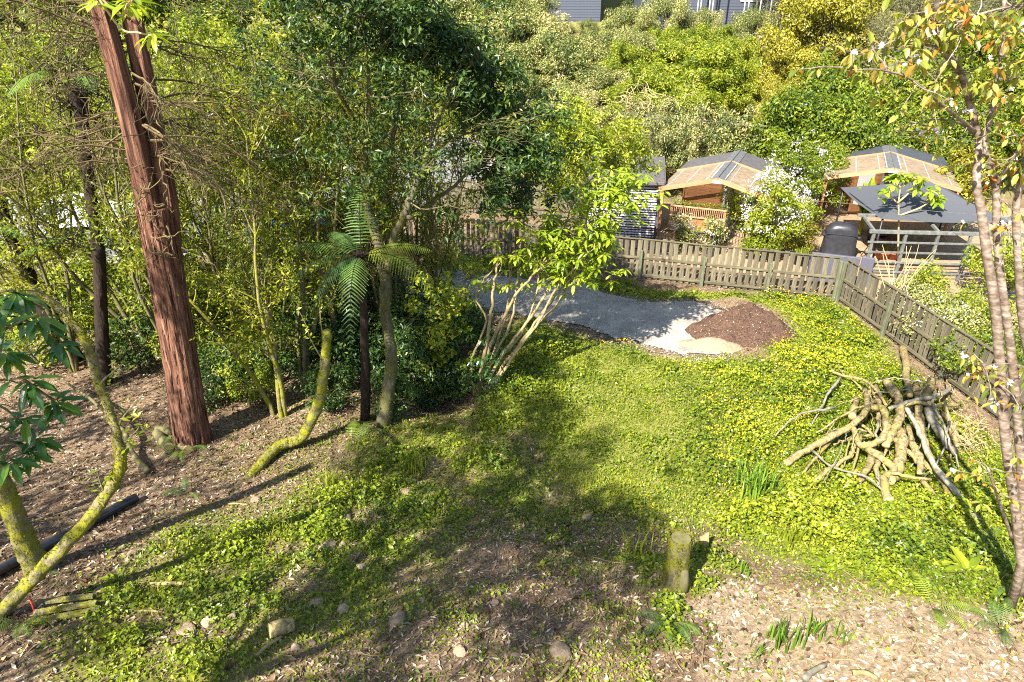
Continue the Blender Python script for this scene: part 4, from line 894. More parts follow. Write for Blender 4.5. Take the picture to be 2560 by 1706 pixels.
hill_set(lime, [(1690,160,46,.9),(1790,180,44,.9),(1740,230,42,1.1),(1620,230,42,1.0),(1860,240,43,.9),(1690,300,38,.8),(1560,160,47,.9),(1710,120,50,.8),(1790,110,51,.8),(1850,140,49,.75),(1640,110,52,.7),(1760,150,48,.8),(1890,190,46,.7)])
gold = dict(name='golden_tree', label='golden olive fine leaved tree on the right of the hillside', cat='tree', group=HG, R_=1.9, ncl=120, nl=170, ls=.11, cr=.36, leafm='gold', barkm='bark_dark', r0=.12, tb=.52, tc=.2, tl=.16, aspect=.5, rzf=.46, core=.6)
hill_set(gold, [(2040,110,42,.85),(1990,210,40,.85),(2080,60,45,.8),(1950,290,37,.7)])
kan = dict(name='grey_shrub_tree', label='greyish olive feathery tree with pale bare twigs on the hillside', cat='tree', group=HG, R_=2.3, ncl=90, nl=190, ls=.13, cr=.5, leafm='kanuka', barkm='bark_grey', r0=.10, tb=.45, tc=.16, tl=.2, aspect=.16, limbs=40, fine=3, rzf=.44)
hill_set(kan, [(2170,60,46,1.1),(2260,110,44,1.1),(2360,50,48,1.2),(2130,160,42,1.0),(2480,80,46,1.2),(2080,10,52,1.1),(2220,210,40,.9),(2560,40,48,1.2)])
grn = dict(name='green_tree', label='mid green leafy tree on the slope behind the cabins', cat='tree', group=HG, R_=2.2, ncl=64, nl=230, ls=.18, cr=.58, leafm='green', barkm='bark_olive', r0=.11, tb=.58, tc=.16, tl=.25, aspect=.45)
hill_set(grn, [(2280,230,39,1.0),(2400,190,41,1.0),(2200,290,36,1.0),(2340,310,36,1.0),(2480,260,38,1.1),(2560,200,40,1.1),(2090,270,37,.9),(2440,350,34,.9),(2560,330,35,1.0),(2060,340,33.5,.9),(1970,340,34,.9),(2140,350,33.5,.8),(2280,370,33.6,.7)])
mix = dict(name='scrub_bush', label='scrubby bush with brownish twigs and pale leaves behind the shed', cat='bush', group=HG, R_=2.0, ncl=60, nl=170, ls=.15, cr=.5, leafm='olive', barkm='twig', r0=.08, tb=.45, tc=.2, tl=.3, aspect=.4, limbs=40, fine=4, ntrunk=2)
hill_set(mix, [(1650,330,36,1.0),(1560,330,36,.9),(1760,350,34.5,.9),(1880,350,35,.9),(1620,380,33,.7),(1730,380,33,.7),(2040,250,40,1.0),(1470,330,37,.9)])
# dead vine tangle
t = thing('dead_vine', 'tangle of bare brownish vines hanging on the hillside scrub', 'vine', at(1620, 300, 36)-np.array([0, 0, 2])); q = MB()
for k in range(90):
    s = at(1545+rng.random()*170, 235+rng.random()*110, 35.5+rng.random()); tube(q, path(s, rdir(1)[0]*np.array([1, .4, .6]), 1.2+rng.random(), 7, .45, -.06), np.linspace(.022, .008, 8), 3, .6+.4*rng.random(), cap=False)
q.build('stems', M['bark_pale'], t)
# far wood closing the top of the hill, and trees across the road on the left
far = dict(name='far_tree', label='tall green tree closing off the top of the hill', cat='tree', group='trees at the top of the hill', R_=3.0, ncl=60, nl=170, ls=.30, cr=.85, leafm='green', barkm='bark_olive', r0=.2, tb=.5, tc=.2, tl=.22)
hill_set(far, [(1000,0,66,1.1),(850,20,62,1.1),(700,0,64,1.2),(540,20,60,1.1),(380,0,62,1.2),(200,20,58,1.2),(40,0,60,1.2),(-140,10,60,1.2),(2150,-60,70,1.2),(2350,-70,68,1.2),(2560,-60,66,1.2),(1180,-40,72,1.1),(2000,-60,72,1.1),(1540,-60,76,1.2),(1720,-80,80,1.2),(1100,-100,80,1.4),(1400,-110,84,1.4),(1900,-110,84,1.4)], H0=5.5)
acr = dict(name='roadside_tree', label='sunlit yellow green tree across the road behind the thicket', cat='tree', group='trees across the road', R_=2.4, ncl=60, nl=210, ls=.22, cr=.62, leafm='lime', barkm='bark_olive', r0=.12, tb=.6, tc=.17, tl=.22)
hill_set(acr, [(60,330,37,1.0),(220,300,38,1.1),(380,330,37,1.0),(520,280,40,1.1),(660,300,41,1.0),(120,180,46,1.2),(320,170,46,1.2),(500,150,48,1.2),(680,160,48,1.2),(840,170,50,1.1),(980,190,50,1.1),(1100,200,48,1.0),(820,290,44,.9),(-80,280,40,1.2),(950,110,54,1.2),(1130,140,54,1.2),(1130,300,44,.9),(1210,320,42,.9),(1050,310,45,.9),(1160,230,46,1.0),(1250,360,38,.7)])

# ---------------------------------------------------------------- redwood
rb = gp(478, 1105)
t = thing('redwood_tree', 'tall twin-stemmed tree with thick reddish fibrous bark', 'tree', rb)
q = MB()
Yr = rb[1]
cen = [(482,1140,Yr),(474,1060,Yr),(455,930,Yr),(432,780,Yr),(405,620,Yr),(385,520,Yr)]
P = smooth_path([at(*c) for c in cen], 4); P[0, 2] -= .1
P = smooth_path(P, 3); rad = np.interp(np.linspace(0, 1, len(P)), [0, .05, .12, .3, 1], [.60, .47, .395, .345, .29])
def ridges(a, s):
    f = fbm(np.cos(a)*5.5+9, np.sin(a)*5.5+9+s*1.2, 5, 2); g = fbm(a*9.5, s*9, 17, 3); fl = np.exp(-s*16)
    return .22*(np.abs(f-.5)*2-.25)+.10*(g-.5)+fl*.28*np.sin(a*4+1.2)
tube(q, P, rad, 72, .5, wob=.012, disp=ridges); q.build('trunk', M['redwood'], t, smooth=True)
def ridges2(a, s): return .20*(np.abs(fbm(np.cos(a)*5.5+3, np.sin(a)*5.5+3+s*1.5, 7, 2)-.5)*2-.25)+.10*(fbm(a*9.5, s*11, 23, 3)-.5)
for nm, pts, r_ in (('stem', [(405,660,Yr),(368,500,Yr),(335,340,Yr),(290,160,Yr),(245,0,Yr),(190,-220,Yr)], (.19,.205,.19,.175,.165,.13)), ('stem', [(432,650,Yr+.1),(415,500,Yr+.25),(388,340,Yr+.3),(352,160,Yr+.3),(322,0,Yr+.3),(270,-220,Yr+.2)], (.18,.195,.18,.17,.155,.12))):
    q = MB(); P = smooth_path([at(*c) for c in pts], 5); tube(q, P, np.interp(np.linspace(0, 1, len(P)), np.linspace(0, 1, 6), r_), 48, .5, wob=.012, disp=ridges2); q.build(nm, M['redwood'], t, smooth=True)
topc = P[-1]
q = MB(); Pt = smooth_path([at(*c) for c in cen], 12)
for k in range(420):
    i_ = int(rng.integers(1, len(Pt)-2)); f = i_/(len(Pt)-1); a = rng.uniform(2.6, 6.8); r_ = np.interp(f, [0, .05, .12, .3, 1], [.60, .47, .395, .345, .29])*rng.uniform(.98, 1.06); d = np.array([math.cos(a), math.sin(a), 0]); T_ = norm(Pt[i_+1]-Pt[i_]); L_ = rng.uniform(.15, .6); s_ = np.array([-d[1], d[0], 0])*rng.uniform(.005, .016); b_ = Pt[i_]+d*r_
    q.add(np.array([b_-s_, b_+s_, b_+T_*L_*.6+s_+d*.008, b_+T_*L_*.6-s_+d*.008, b_+T_*L_+d*rng.uniform(.01, .04)]), np.array([[0, 1, 2, 3]]), rng.random()); q.f.append((np.array([[3, 2, 4]])+q.n-5, np.array([.6]), 0))
sb_ = q.build('bark_strips', M['redwood'], t); sb_['kind'] = 'stuff'
# bare drooping limbs with fine dead twigs
lim = MB(); ext = []
for k in range(50):
    py = rng.uniform(-60, 430); px = np.interp(py, [-60, 430], [270, 372]); s = at(px, py, Yr+.1)
    sg = -1 if k % 2 else 1; az_ = rng.uniform(-.9, .9); L_ = rng.uniform(1.2, 3.6); P = path(s, (sg*math.cos(az_), math.sin(az_)*.9, rng.uniform(-.05, .3)), L_, 9, .13, -.05)
    tube(lim, P, np.linspace(.022, .005, 10), 4, .35+.5*rng.random(), cap=False)
    for j in range(12):
        s2 = P[rng.integers(2, 10)]; d = norm(P[-1]-P[0]); P2 = path(s2, d+rdir(1)[0]*.9+np.array([0, 0, -.25]), rng.uniform(.35, 1.0), 5, .25, -.05); tube(lim, P2, np.linspace(.010, .003, 6), 3, .4+.6*rng.random(), cap=False)
        for jj in range(3):
            tube(lim, path(P2[rng.integers(1, 5)], rdir(1)[0]+np.array([0, 0, -.3]), rng.uniform(.15, .4), 3, .3), np.linspace(.005, .002, 4), 3, .4+.6*rng.random(), cap=False)
lim.build('dead_branches', M['deadtwig'], t)['kind'] = 'stuff'
# curling dead twigs on the trunk
q = MB()
for k in range(26):
    py = rng.uniform(380, 660); c = at(np.interp(py, [300, 660], [360, 418]), py, Yr-.36); P = path(c+np.array([rng.normal(0, .2), 0, 0]), (rng.normal(), -.7, rng.normal()), rng.uniform(.4, .9), 8, .55, -.12); tube(q, P, np.linspace(.014, .005, 9), 4, .7+.3*rng.random(), cap=False)
q.build('trunk_twigs', M['deadtwig'], t)['kind'] = 'stuff'
# dark foliage sprays hanging from the crown, most of it above the view
q = MB(); cen = []
for k in range(34):
    s = at(rng.uniform(-60, 420), rng.uniform(-500, -20), Yr+rng.uniform(-1.2, 1.6)); cen.append(s)
for px, py in ((20,40),(60,110),(110,50),(160,110),(120,170),(60,10),(190,60),(520,-10),(600,10),(470,30),(230,200),(170,210)): cen.append(at(px, py, Yr+rng.uniform(-.3, 1)))
clump_leaves(q, np.array(cen), .45, 90, .11, .14, .3, .1, .15, .6, .3, .5, .1); q.build('foliage', M['kanuka'], t)
# dark trunked tree ferns at the left
def dark_trunk(pts, radii, label, mass, fr):
    b0 = gp(*pts[0][:2]); Yb = b0[1]; t = thing('dark_tree_fern', label, 'tree fern', b0, 0, 'dark trunked tree ferns at the left'); q = MB()
    P = smooth_path([at(p[0], p[1], Yb) for p in pts], 6); P[0, 2] = b0[2]-.1; tube(q, P, np.interp(np.linspace(0, 1, len(P)), np.linspace(0, 1, len(radii)), radii), 14, .5, wob=.16); q.build('trunk', M['bark_dark'], t, smooth=True)
    if mass:
        q = MB()
        for k in range(170):
            s = P[-1]+rng.normal(0, 1, 3)*np.array([.35, .3, .5]); tube(q, path(s, rdir(1)[0]*np.array([1, 1, .6])+np.array([0, 0, -.5]), rng.uniform(.4, 1.1), 4, .2, -.1), np.linspace(.014, .004, 5), 3, .2+.4*rng.random(), cap=False)
        q.build('dead_skirt', M['bark_dark'], t)['kind'] = 'stuff'
    for (px, py, az_, L_) in fr:
        q = MB(); rm = MB(); frond(q, at(px, py, Yb), az_, L_, .42, .55, 24, .36, 9, .5+.2*rng.random(), rmb=rm, rr=.018, s0=.4); q.build('frond', M['fern'], t); rm.build('frond_stalk', M['bark_dark'], t)
    return t
dark_trunk([(262,960),(258,880),(252,760),(247,640),(232,520),(215,400),(205,300),(190,215)], (.17,.15,.14,.14,.12,.12,.13,.16), 'dark trunked tree fern with a shaggy dead skirt left of the reddish trunk', True, [(240,620,2.9,2.0),(240,625,3.25,2.2),(240,615,2.6,1.9),(190,190,1.0,1.8),(190,190,2.6,1.8),(190,190,4.4,1.8),(190,190,5.4,1.7)])
dark_trunk([(190,900),(150,830),(105,760),(55,650),(0,520),(-60,380)], (.2,.19,.18,.17,.16,.15), 'dark leaning trunk entering from the edge of view', False, [(-40,560,.4,2.0),(-40,560,-.5,1.9)])

# ---------------------------------------------------------------- thicket of slender multi-stemmed trees
TG = 'slender multi-stemmed trees of the thicket'
def thicket(x, y, H, ns, label, bark='bark_olive', leafm='thicket', lean=(0, 0), nlf=20, ls=.115, spread=.26, tb=.58):
    g = hz(x, y); t = thing('slender_tree', label, 'tree', (x, y, g), 0, TG); ql = MB(); LP = []; LD = []
    for s in range(ns):
        a = rng.random()*6.28; d = np.array([math.cos(a)*spread*rng.random()+lean[0], math.sin(a)*spread*rng.random()+lean[1], 1]); h = H*rng.uniform(.75, 1.05); P = path((x+.14*math.cos(a), y+.14*math.sin(a), g-.1), d, h, 14, .075, .02)
        q = MB(); r0 = rng.uniform(.040, .075); tube(q, P, np.linspace(r0, r0*.22, 15), 6, .35+.5*rng.random(), cap=False)
        for b_ in range(13):
            k = rng.integers(4, 15); s1 = P[k]; dd = norm(P[k]-P[k-1]); P1 = path(s1, dd*.8+rdir(1)[0]*np.array([1, 1, .4])*.8, rng.uniform(.6, 1.7), 6, .14, .05); tube(q, P1, np.linspace(.018, .005, 7), 4, .4+.5*rng.random(), cap=False)
            for c_ in range(4):
                s2 = P1[rng.integers(2, 7)]; P2 = path(s2, norm(P1[-1]-P1[0])+rdir(1)[0]*.9, rng.uniform(.25, .7), 3, .2, .03); tube(q, P2, np.linspace(.007, .003, 4), 3, .5+.4*rng.random(), cap=False)
                m_ = int(nlf); LP.append(P2[-1]+(P2[0]-P2[-1])*rng.random((m_, 1))*.8+rng.normal(0, .09, (m_, 3))); LD.append(np.full(m_, rng.normal(tb, .15)))
        q.build('stem', M[bark], t, smooth=True)
    LP = np.concatenate(LP); LD = np.concatenate(LD); n = len(LP)
    leaves(ql, LP, rdir(n)*.8+np.array([0, 0, .7]), ls, .36, np.clip(LD+.2*rng.normal(size=n), 0, 1), .3); ql.build('crown', M[leafm], t)
    return t
spots = [(-9.6,16.2),(-8.3,15.4),(-7.4,17.2),(-6.4,15.9),(-5.6,17.6),(-5.3,14.9),(-4.5,16.4),(-4.2,18.4),(-6.6,19.4),(-8.6,19.0),(-3.4,17.3),(-3.2,19.8),(-10.8,18.2),(-5.0,20.6),(-11.8,16.0),(-7.6,21.2),(-2.4,18.6),(-10.0,21.3),(-13.2,18.8),(-3.9,21.9)]
for k, (x_, y_) in enumerate(spots):
    thicket(x_, y_, rng.uniform(6.6, 8.6), int(rng.integers(4, 7)), 'slender mossy multi-stemmed tree in the dense thicket', lean=(rng.normal(0, .05), rng.normal(0, .05)), tb=.58+.1*rng.normal(), leafm='green' if k % 2 else 'thicket')
p = gp(700, 1035); thicket(p[0], p[1], 6.5, 3, 'three mossy yellow green stems rising from the litter right of the reddish trunk', bark='bark_moss', spread=.2)

# ---------------------------------------------------------------- spreading tree in the middle
b0 = gp(955, 1065); Y0 = b0[1]
t = thing('spreading_tree', 'spreading mossy-trunked tree with dark green crown behind the tree fern', 'tree', b0)
limbs = [
 ([(958,1075,0),(968,985,0),(980,898,.05),(970,835,.1),(960,755,.15),(962,690,.3),(945,605,.5),(928,548,.6),(912,480,.6)], (.20,.17,.155,.15,.145,.14,.13,.12,.11)),
 ([(912,480,.6),(912,400,.6),(914,344,.5),(922,268,.4),(918,153,.3),(905,40,.2)], (.10,.085,.07,.055,.04,.025)),
 ([(912,480,.6),(935,435,.6),(968,398,.8),(985,330,1.0),(998,268,1.0),(1014,214,1.1),(1006,150,1.2)], (.085,.075,.065,.055,.045,.04,.02)),
 ([(962,690,.3),(985,595,.2),(1000,560,.1),(1018,517,0),(1044,451,.2),(1071,383,.5),(1080,325,.8),(1096,292,1.0),(1125,230,1.2),(1142,180,1.3),(1186,140,1.4)], (.11,.10,.095,.09,.08,.07,.06,.05,.045,.035,.02)),
 ([(1018,543,0),(1067,517,.4),(1121,475,1.0),(1175,432,1.6),(1240,390,2.2)], (.075,.065,.05,.035,.02)),
 ([(1071,394,.4),(1129,348,1.0),(1198,325,1.6),(1274,287,2.2)], (.05,.04,.03,.012)),
 ([(914,344,.5),(860,260,.2),(830,160,-.2),(810,60,-.4)], (.05,.045,.035,.02)),
 ([(912,420,.6),(850,330,1.2),(780,230,1.6),(720,130,1.8)], (.055,.045,.035,.02))]
tips = []; tw = MB()
for k, (pts, rr_) in enumerate(limbs):
    q = MB(); P = smooth_path([at(p[0], p[1], Y0+p[2]) for p in pts], 4); P = P+rng.normal(0, .012, P.shape); rs_ = np.interp(np.linspace(0, 1, len(P)), np.linspace(0, 1, len(rr_)), rr_)*(.78 if k else .85); tube(q, P, rs_, 10, .5, wob=.08); fz = MB(); fuzz(fz, P[:len(P)//2] if k else P, rs_[:len(P)//2] if k else rs_, 500 if k else 1600, .04, .012, .45)
    lb_ = q.build('trunk' if k == 0 else 'limb', M['bark_t1'], t, smooth=True)
    mo_ = fz.build('moss', M['moss'], t); mo_['kind'] = 'stuff'
    if k == 0: continue
    for b_ in range(15):
        i_ = rng.integers(len(P)//3, len(P)); P1 = path(P[i_], norm(P[-1]-P[0])*.8+rdir(1)[0], rng.uniform(.7, 1.7), 6, .16, .03); tube(tw, P1, np.linspace(.016, .005, 7), 4, .5+.4*rng.random(), cap=False)
        for c_ in range(5):
            P2 = path(P1[rng.integers(2, 7)], norm(P1[-1]-P1[0])+rdir(1)[0]*.9, rng.uniform(.3, .8), 4, .2); tube(tw, P2, np.linspace(.006, .003, 5), 3, .6+.4*rng.random(), cap=False); tips.append(P2[-1])
tw.build('twigs', M['bark_olive'], t)['kind'] = 'stuff'
q = MB(); tips = np.array(tips); tips = tips[rng.random(len(tips)) < .8]
clump_leaves(q, tips, .24, 24, .115, .36, .46, .18, .2, .9, .5, .3, .2)
clump_leaves(q, np.array([at(rng.uniform(740, 1060), rng.uniform(150, 540), Y0+rng.uniform(-.3, 1.0)) for k in range(150)]), .3, 18, .11, .36, .55, .18, .22, .9, .5, .3, .1)
# dense shoulder of foliage on the sunny side and top
sh_ = []
for k in range(290):
    f = rng.random(); px = np.interp(f, [0, .3, .6, 1], [1000, 1150, 1260, 1320])+rng.normal(0, 45); py = np.interp(f, [0, .3, .6, 1], [60, 130, 270, 430])+rng.normal(0, 45); sh_.append(at(px, py, Y0+rng.uniform(1.0, 3.6)))
for k in range(30): sh_.append(at(rng.uniform(1200, 1320), rng.uniform(430, 540), Y0+rng.uniform(2.6, 5.0)))
for k in range(90): sh_.append(at(rng.uniform(760, 1060), rng.uniform(-120, 120), Y0+rng.uniform(-.6, 2.0)))
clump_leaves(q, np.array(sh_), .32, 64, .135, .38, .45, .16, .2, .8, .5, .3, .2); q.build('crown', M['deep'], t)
# dead fine sprays on the sunny side
q = MB()
for k in range(46):
    s = at(rng.uniform(1150, 1290), rng.uniform(290, 360), Y0+1.2+rng.normal(0, .3)); tube(q, path(s, (1, -.2, rng.normal(.05, .25)), rng.uniform(.4, .9), 5, .12), np.linspace(.008, .003, 6), 3, .8, cap=False)
q.build('bare_sprays', M['twig'], t)['kind'] = 'stuff'

# ---------------------------------------------------------------- curved mossy stem, crooked mossy trees at the left
def bent_tree(name, pts, radii, label, bark='bark_moss', smooth_k=12, n=16, sprouts=()):
    P = smooth_path(pts, smooth_k); P = P+rng.normal(0, .004, P.shape); t = thing(name, label, 'tree', P[0]); q = MB(); tube(q, P, np.interp(np.linspace(0, 1, len(P)), np.linspace(0, 1, len(radii)), radii), n, .5, wob=.05, disp=lambda a, s: .45*(fbm(np.cos(a)*1.5+s*40, np.sin(a)*1.5+s*23, 77)-.5)); q.build('trunk', M[bark], t, smooth=True)
    fz = MB(); fuzz(fz, P, np.interp(np.linspace(0, 1, len(P)), np.linspace(0, 1, len(radii)), radii), 2600, .035, .010, .55); fz.build('moss', M['moss'], t)['kind'] = 'stuff'
    if sprouts:
        qs = MB(); ql = MB()
        for (i_, d, L_, nl) in sprouts:
            PP = path(P[int(i_*(len(P)-1))], d, L_, 6, .12, .05); tube(qs, PP, np.linspace(.02, .006, 7), 5, .5, cap=False); m_ = PP[2:][rng.integers(0, 5, nl)]+rng.normal(0, .09, (nl, 3)); leaves(ql, m_, rdir(nl)*.5+np.array([0, 0, 1]), .11, .45, rng.random(nl))
        qs.build('shoots', M['bark_olive'], t, smooth=True); ql.build('leaves', M['lime'], t)
    return t
g0 = gp(615, 1200)
bent_tree('curved_tree', [g0-np.array([0, 0, .05]), gp(650,1172)+np.array([0, 0, .08]), gp(700,1135)+np.array([0, 0, .2]), at(752,1095,g0[1]+1.2), at(782,1045,g0[1]+1.3), at(802,990,g0[1]+1.3), at(812,910,g0[1]+1.3), at(818,828,g0[1]+1.3)], (.07,.10,.11,.115,.115,.11,.10,.085), 'bright mossy curved stem sweeping up from the litter', sprouts=[(.9, (.1, 0, 1), 1.6, 40), (.85, (-.3, .2, 1), 1.4, 40)])
Yc = 7.6
bent_tree('crooked_tree', [at(-70,1610,6.9), at(60,1470,7.1), at(127,1400,7.2), at(223,1298,7.4), at(277,1219,Yc), at(301,1165,Yc), at(296,1104,Yc), at(280,1043,Yc+.1), at(249,964,Yc+.2), at(220,872,Yc+.3), at(178,803,Yc+.4), at(104,738,Yc+.5), at(0,675,Yc+.6), at(-90,610,Yc+.6)], (.10,.10,.095,.085,.085,.075,.06,.058,.055,.052,.05,.046,.04,.035), 'crooked moss-covered tree leaning across the lower corner', sprouts=[(.42, (.3, .1, .6), .6, 26), (.5, (.5, .2, .5), .5, 22), (.62, (.3, -.1, .4), .6, 20), (.28, (.1, -.2, .8), .5, 22)])
q0 = at(100, 1440, 8.2); q0[2] = hz(q0[0], q0[1])
bent_tree('mossy_trunk_tree', [q0, at(52,1330,8.1), at(8,1215,8.0), at(-50,1080,7.9), at(-120,900,7.8)], (.19,.15,.135,.13,.12), 'thick moss-coated trunk cut off by the edge of view near the bottom')
# fallen branch beside the crooked tree
q = MB(); tube(q, smooth_path([gp(372,1186)+np.array([0, 0, .06]), gp(335,1150)+np.array([0, 0, .2]), gp(318,1110)+np.array([0, 0, .35]), gp(250,1050)+np.array([0, 0, .5]), gp(180,990)+np.array([0, 0, .35])], 5), np.linspace(.07, .03, 21), 9, .5, wob=.06); tag(q.build('fallen_branch', M['bark_olive'], smooth=True), 'mossy fallen branch lying on the chips behind the crooked tree', 'branch')

# ---------------------------------------------------------------- leaning palmate shrub by the driveway
def whorl(q, c, n, ls, tb, droop=.35, up=np.array([0, 0, 1.0]), wd=.34):
    a = rng.random()*6.28+np.arange(n)*6.28/n; A = np.stack([np.cos(a), np.sin(a), -droop+.35*rng.normal(size=n)], 1); N = np.tile(up, (n, 1))+.25*rdir(n)
    bigleaves(q, np.tile(c, (n, 1))+A*.015, A, N, ls*(.7+.5*rng.random(n)), wd, .22, np.clip(tb+.16*rng.normal(size=n), 0, 1))
b0 = gp(1200, 985); Yb = b0[1]
t = thing('leaning_shrub', 'multi-stemmed shrub leaning over the driveway with bright palmate leaves', 'shrub', b0)
stems = [[(1215,985,0),(1243,936,.1),(1306,851,.3),(1359,779,.5),(1425,700,.7),(1463,637,.8),(1507,600,.9)],
 [(1200,930,0),(1234,842,.1),(1262,788,.2),(1293,732,.3),(1337,684,.5),(1384,637,.7),(1422,612,.8)],
 [(1195,960,0),(1212,883,0),(1227,779,.1),(1237,700,.3),(1246,622,.5),(1234,527,.8)],
 [(1210,975,0),(1260,880,.2),(1330,790,.6),(1380,700,1.0),(1400,600,1.3),(1440,500,1.6),(1484,421,1.9)],
 [(1190,990,0),(1230,900,.2),(1280,800,.6),(1290,720,.9),(1300,640,1.1),(1310,560,1.3)],
 [(1205,990,0),(1250,900,.3),(1300,840,.5),(1340,740,.8),(1350,650,1.0)],
 [(1220,990,0),(1290,880,.2),(1350,800,.4),(1390,720,.5),(1455,650,.6),(1520,560,.8)],
 [(1185,980,0),(1180,900,0),(1215,800,.2),(1190,740,.4),(1240,660,.5)],
 [(1200,985,0),(1235,880,.4),(1270,760,.8),(1275,640,1.2),(1290,560,1.5)],
 [(1215,990,0),(1275,900,.3),(1320,840,.5),(1400,750,.8),(1440,660,1.0),(1500,540,1.3),(1560,455,1.5)]]
tipw = []
for k, pts in enumerate(stems):
    q = MB(); P = smooth_path([at(p[0], p[1], Yb+p[2]) for p in pts], 5); P[0, 2] = hz(P[0, 0], P[0, 1])-.05; P[1:-1] += rng.normal(0, .012, P[1:-1].shape); tube(q, P, np.linspace(rng.uniform(.040, .058), .012, len(P)), 7, .35+.5*rng.random(), wob=.08); q.build('stem', M['bark_stem'], t, smooth=True)
    for b_ in range(6):
        i_ = rng.integers(int(len(P)*.6), len(P)); P1 = path(P[i_], norm(P[-1]-P[-4])+rdir(1)[0]*.8, rng.uniform(.25, .7), 4, .18, .05); q2 = MB(); tube(q2, P1, np.linspace(.012, .006, 5), 4, .6); q2.build('twig', M['bark_stem'], t, smooth=True); tipw.append((P1[-1], k))
    tipw.append((P[-1], k))
q = MB()
for c, k in tipw:
    for j in range(4 if k in (0, 1, 3, 6, 9) else 1): whorl(q, c+rng.normal(0, .14, 3), 7, .26, .66, .22)
for px, py, s in ((1400,560,30),(1420,680,26),(1540,475,30),(1350,640,22),(1480,600,20),(1380,590,20),(1290,700,4),(1240,540,5),(1600,470,10),(1500,660,8),(1480,490,26),(1560,520,12)):
    for j in range(int(s*1.4)): whorl(q, at(px+rng.normal(0, 34), py+rng.normal(0, 24), Yb+1+rng.normal(0, .35)), 6, .25, .68, .2)
build_leaves(q, M['palm'], t, 300)
# small dark sprouts at its foot
q = MB()
for j in range(26): whorl(q, at(1215+rng.normal(0, 30), 930+rng.normal(0, 40), Yb-.2+rng.normal(0, .2)), 6, .17, .25)
q.build('low_leaves', M['glossy'], t)
# lime tree standing at the fence
p = at(1450, 650, 22.3); p[2] = hz(p[0], p[1])
lt = crown_tree('lime_leaved_tree', 'dense lime green tree in front of the slatted shed', 'tree', None, 6.0, 1.0, 10, 10, .1, .3, 'lime', 'bark_pale', .07, loc=p, ntrunk=3)
for ch in list(lt.children):
    if ch.name.startswith('crown'): bpy.data.objects.remove(ch)
q = MB(); cen = []
for k in range(150): cen.append(at(rng.normal(1430, 48), rng.normal(352, 40), 22.3+rng.normal(0, .8)))
for k in range(60): cen.append(at(rng.normal(1560, 28), rng.normal(375, 38), 22.8+rng.normal(0, .6)))
for k in range(50): cen.append(at(rng.normal(1400, 40), rng.normal(450, 30), 22.0+rng.normal(0, .6)))
clump_leaves(q, np.array(cen), .33, 60, .15, .36, .74, .14, .18, .8, .5, .35, .2); q.build('crown', M['lime'], lt)

# ---------------------------------------------------------------- understorey bushes
UG = 'understorey bushes under the thicket'
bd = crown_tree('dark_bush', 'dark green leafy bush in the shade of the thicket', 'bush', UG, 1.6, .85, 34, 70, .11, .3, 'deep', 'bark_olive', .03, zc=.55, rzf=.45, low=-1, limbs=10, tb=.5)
bl = crown_tree('light_bush', 'bright green leafy bush between the thicket stems', 'bush', UG, 1.5, .8, 30, 70, .11, .3, 'lime', 'bark_olive', .03, zc=.55, rzf=.45, low=-1, limbs=10, tb=.55)
bgm = crown_tree('green_bush', 'mid green leafy bush low among the trunks', 'bush', UG, 1.5, .8, 30, 75, .10, .3, 'green', 'bark_olive', .03, zc=.55, rzf=.45, low=-1, limbs=10, tb=.55)
SB_ = {'d': (bd, []), 'l': (bl, []), 'g': (bgm, [])}
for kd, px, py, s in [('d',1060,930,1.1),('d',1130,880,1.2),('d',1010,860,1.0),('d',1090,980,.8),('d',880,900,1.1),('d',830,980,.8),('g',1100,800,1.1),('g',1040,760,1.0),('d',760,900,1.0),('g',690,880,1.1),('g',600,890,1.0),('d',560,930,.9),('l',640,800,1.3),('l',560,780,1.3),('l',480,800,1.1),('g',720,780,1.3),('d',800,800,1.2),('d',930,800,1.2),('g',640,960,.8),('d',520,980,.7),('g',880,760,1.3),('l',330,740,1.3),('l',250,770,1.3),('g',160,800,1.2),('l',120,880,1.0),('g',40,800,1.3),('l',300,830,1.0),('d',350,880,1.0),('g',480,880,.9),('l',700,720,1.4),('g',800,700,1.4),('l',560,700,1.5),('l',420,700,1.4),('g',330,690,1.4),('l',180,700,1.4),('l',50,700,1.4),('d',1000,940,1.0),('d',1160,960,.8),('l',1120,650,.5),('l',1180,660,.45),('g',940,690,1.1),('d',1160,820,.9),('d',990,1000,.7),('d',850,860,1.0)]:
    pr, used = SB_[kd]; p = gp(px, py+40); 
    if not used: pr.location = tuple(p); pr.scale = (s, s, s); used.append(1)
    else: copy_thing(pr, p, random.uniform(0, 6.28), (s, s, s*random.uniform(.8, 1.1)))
# vine-leaved yellow sprays catching light over the dark bushes
q = MB(); sp = thing('climbing_vine', 'yellow green vine leaves scrambling over the dark bushes beside the driveway', 'vine', gp(1090, 900)); cen = np.array([at(rng.normal(1110, 45), rng.normal(800, 55), 15.4+rng.normal(0, .25)) for k in range(46)]); clump_leaves(q, cen, .2, 26, .12, .8, .6, .15, .2); q.build('leaves', M['lime'], sp)
q = MB()
for k in range(14): tube(q, path(cen[k]-np.array([0, 0, .4]), rdir(1)[0]+np.array([0, 0, .5]), .9, 6, .25), np.linspace(.012, .004, 7), 4, .5, cap=False)
q.build('stems', M['bark_olive'], sp)
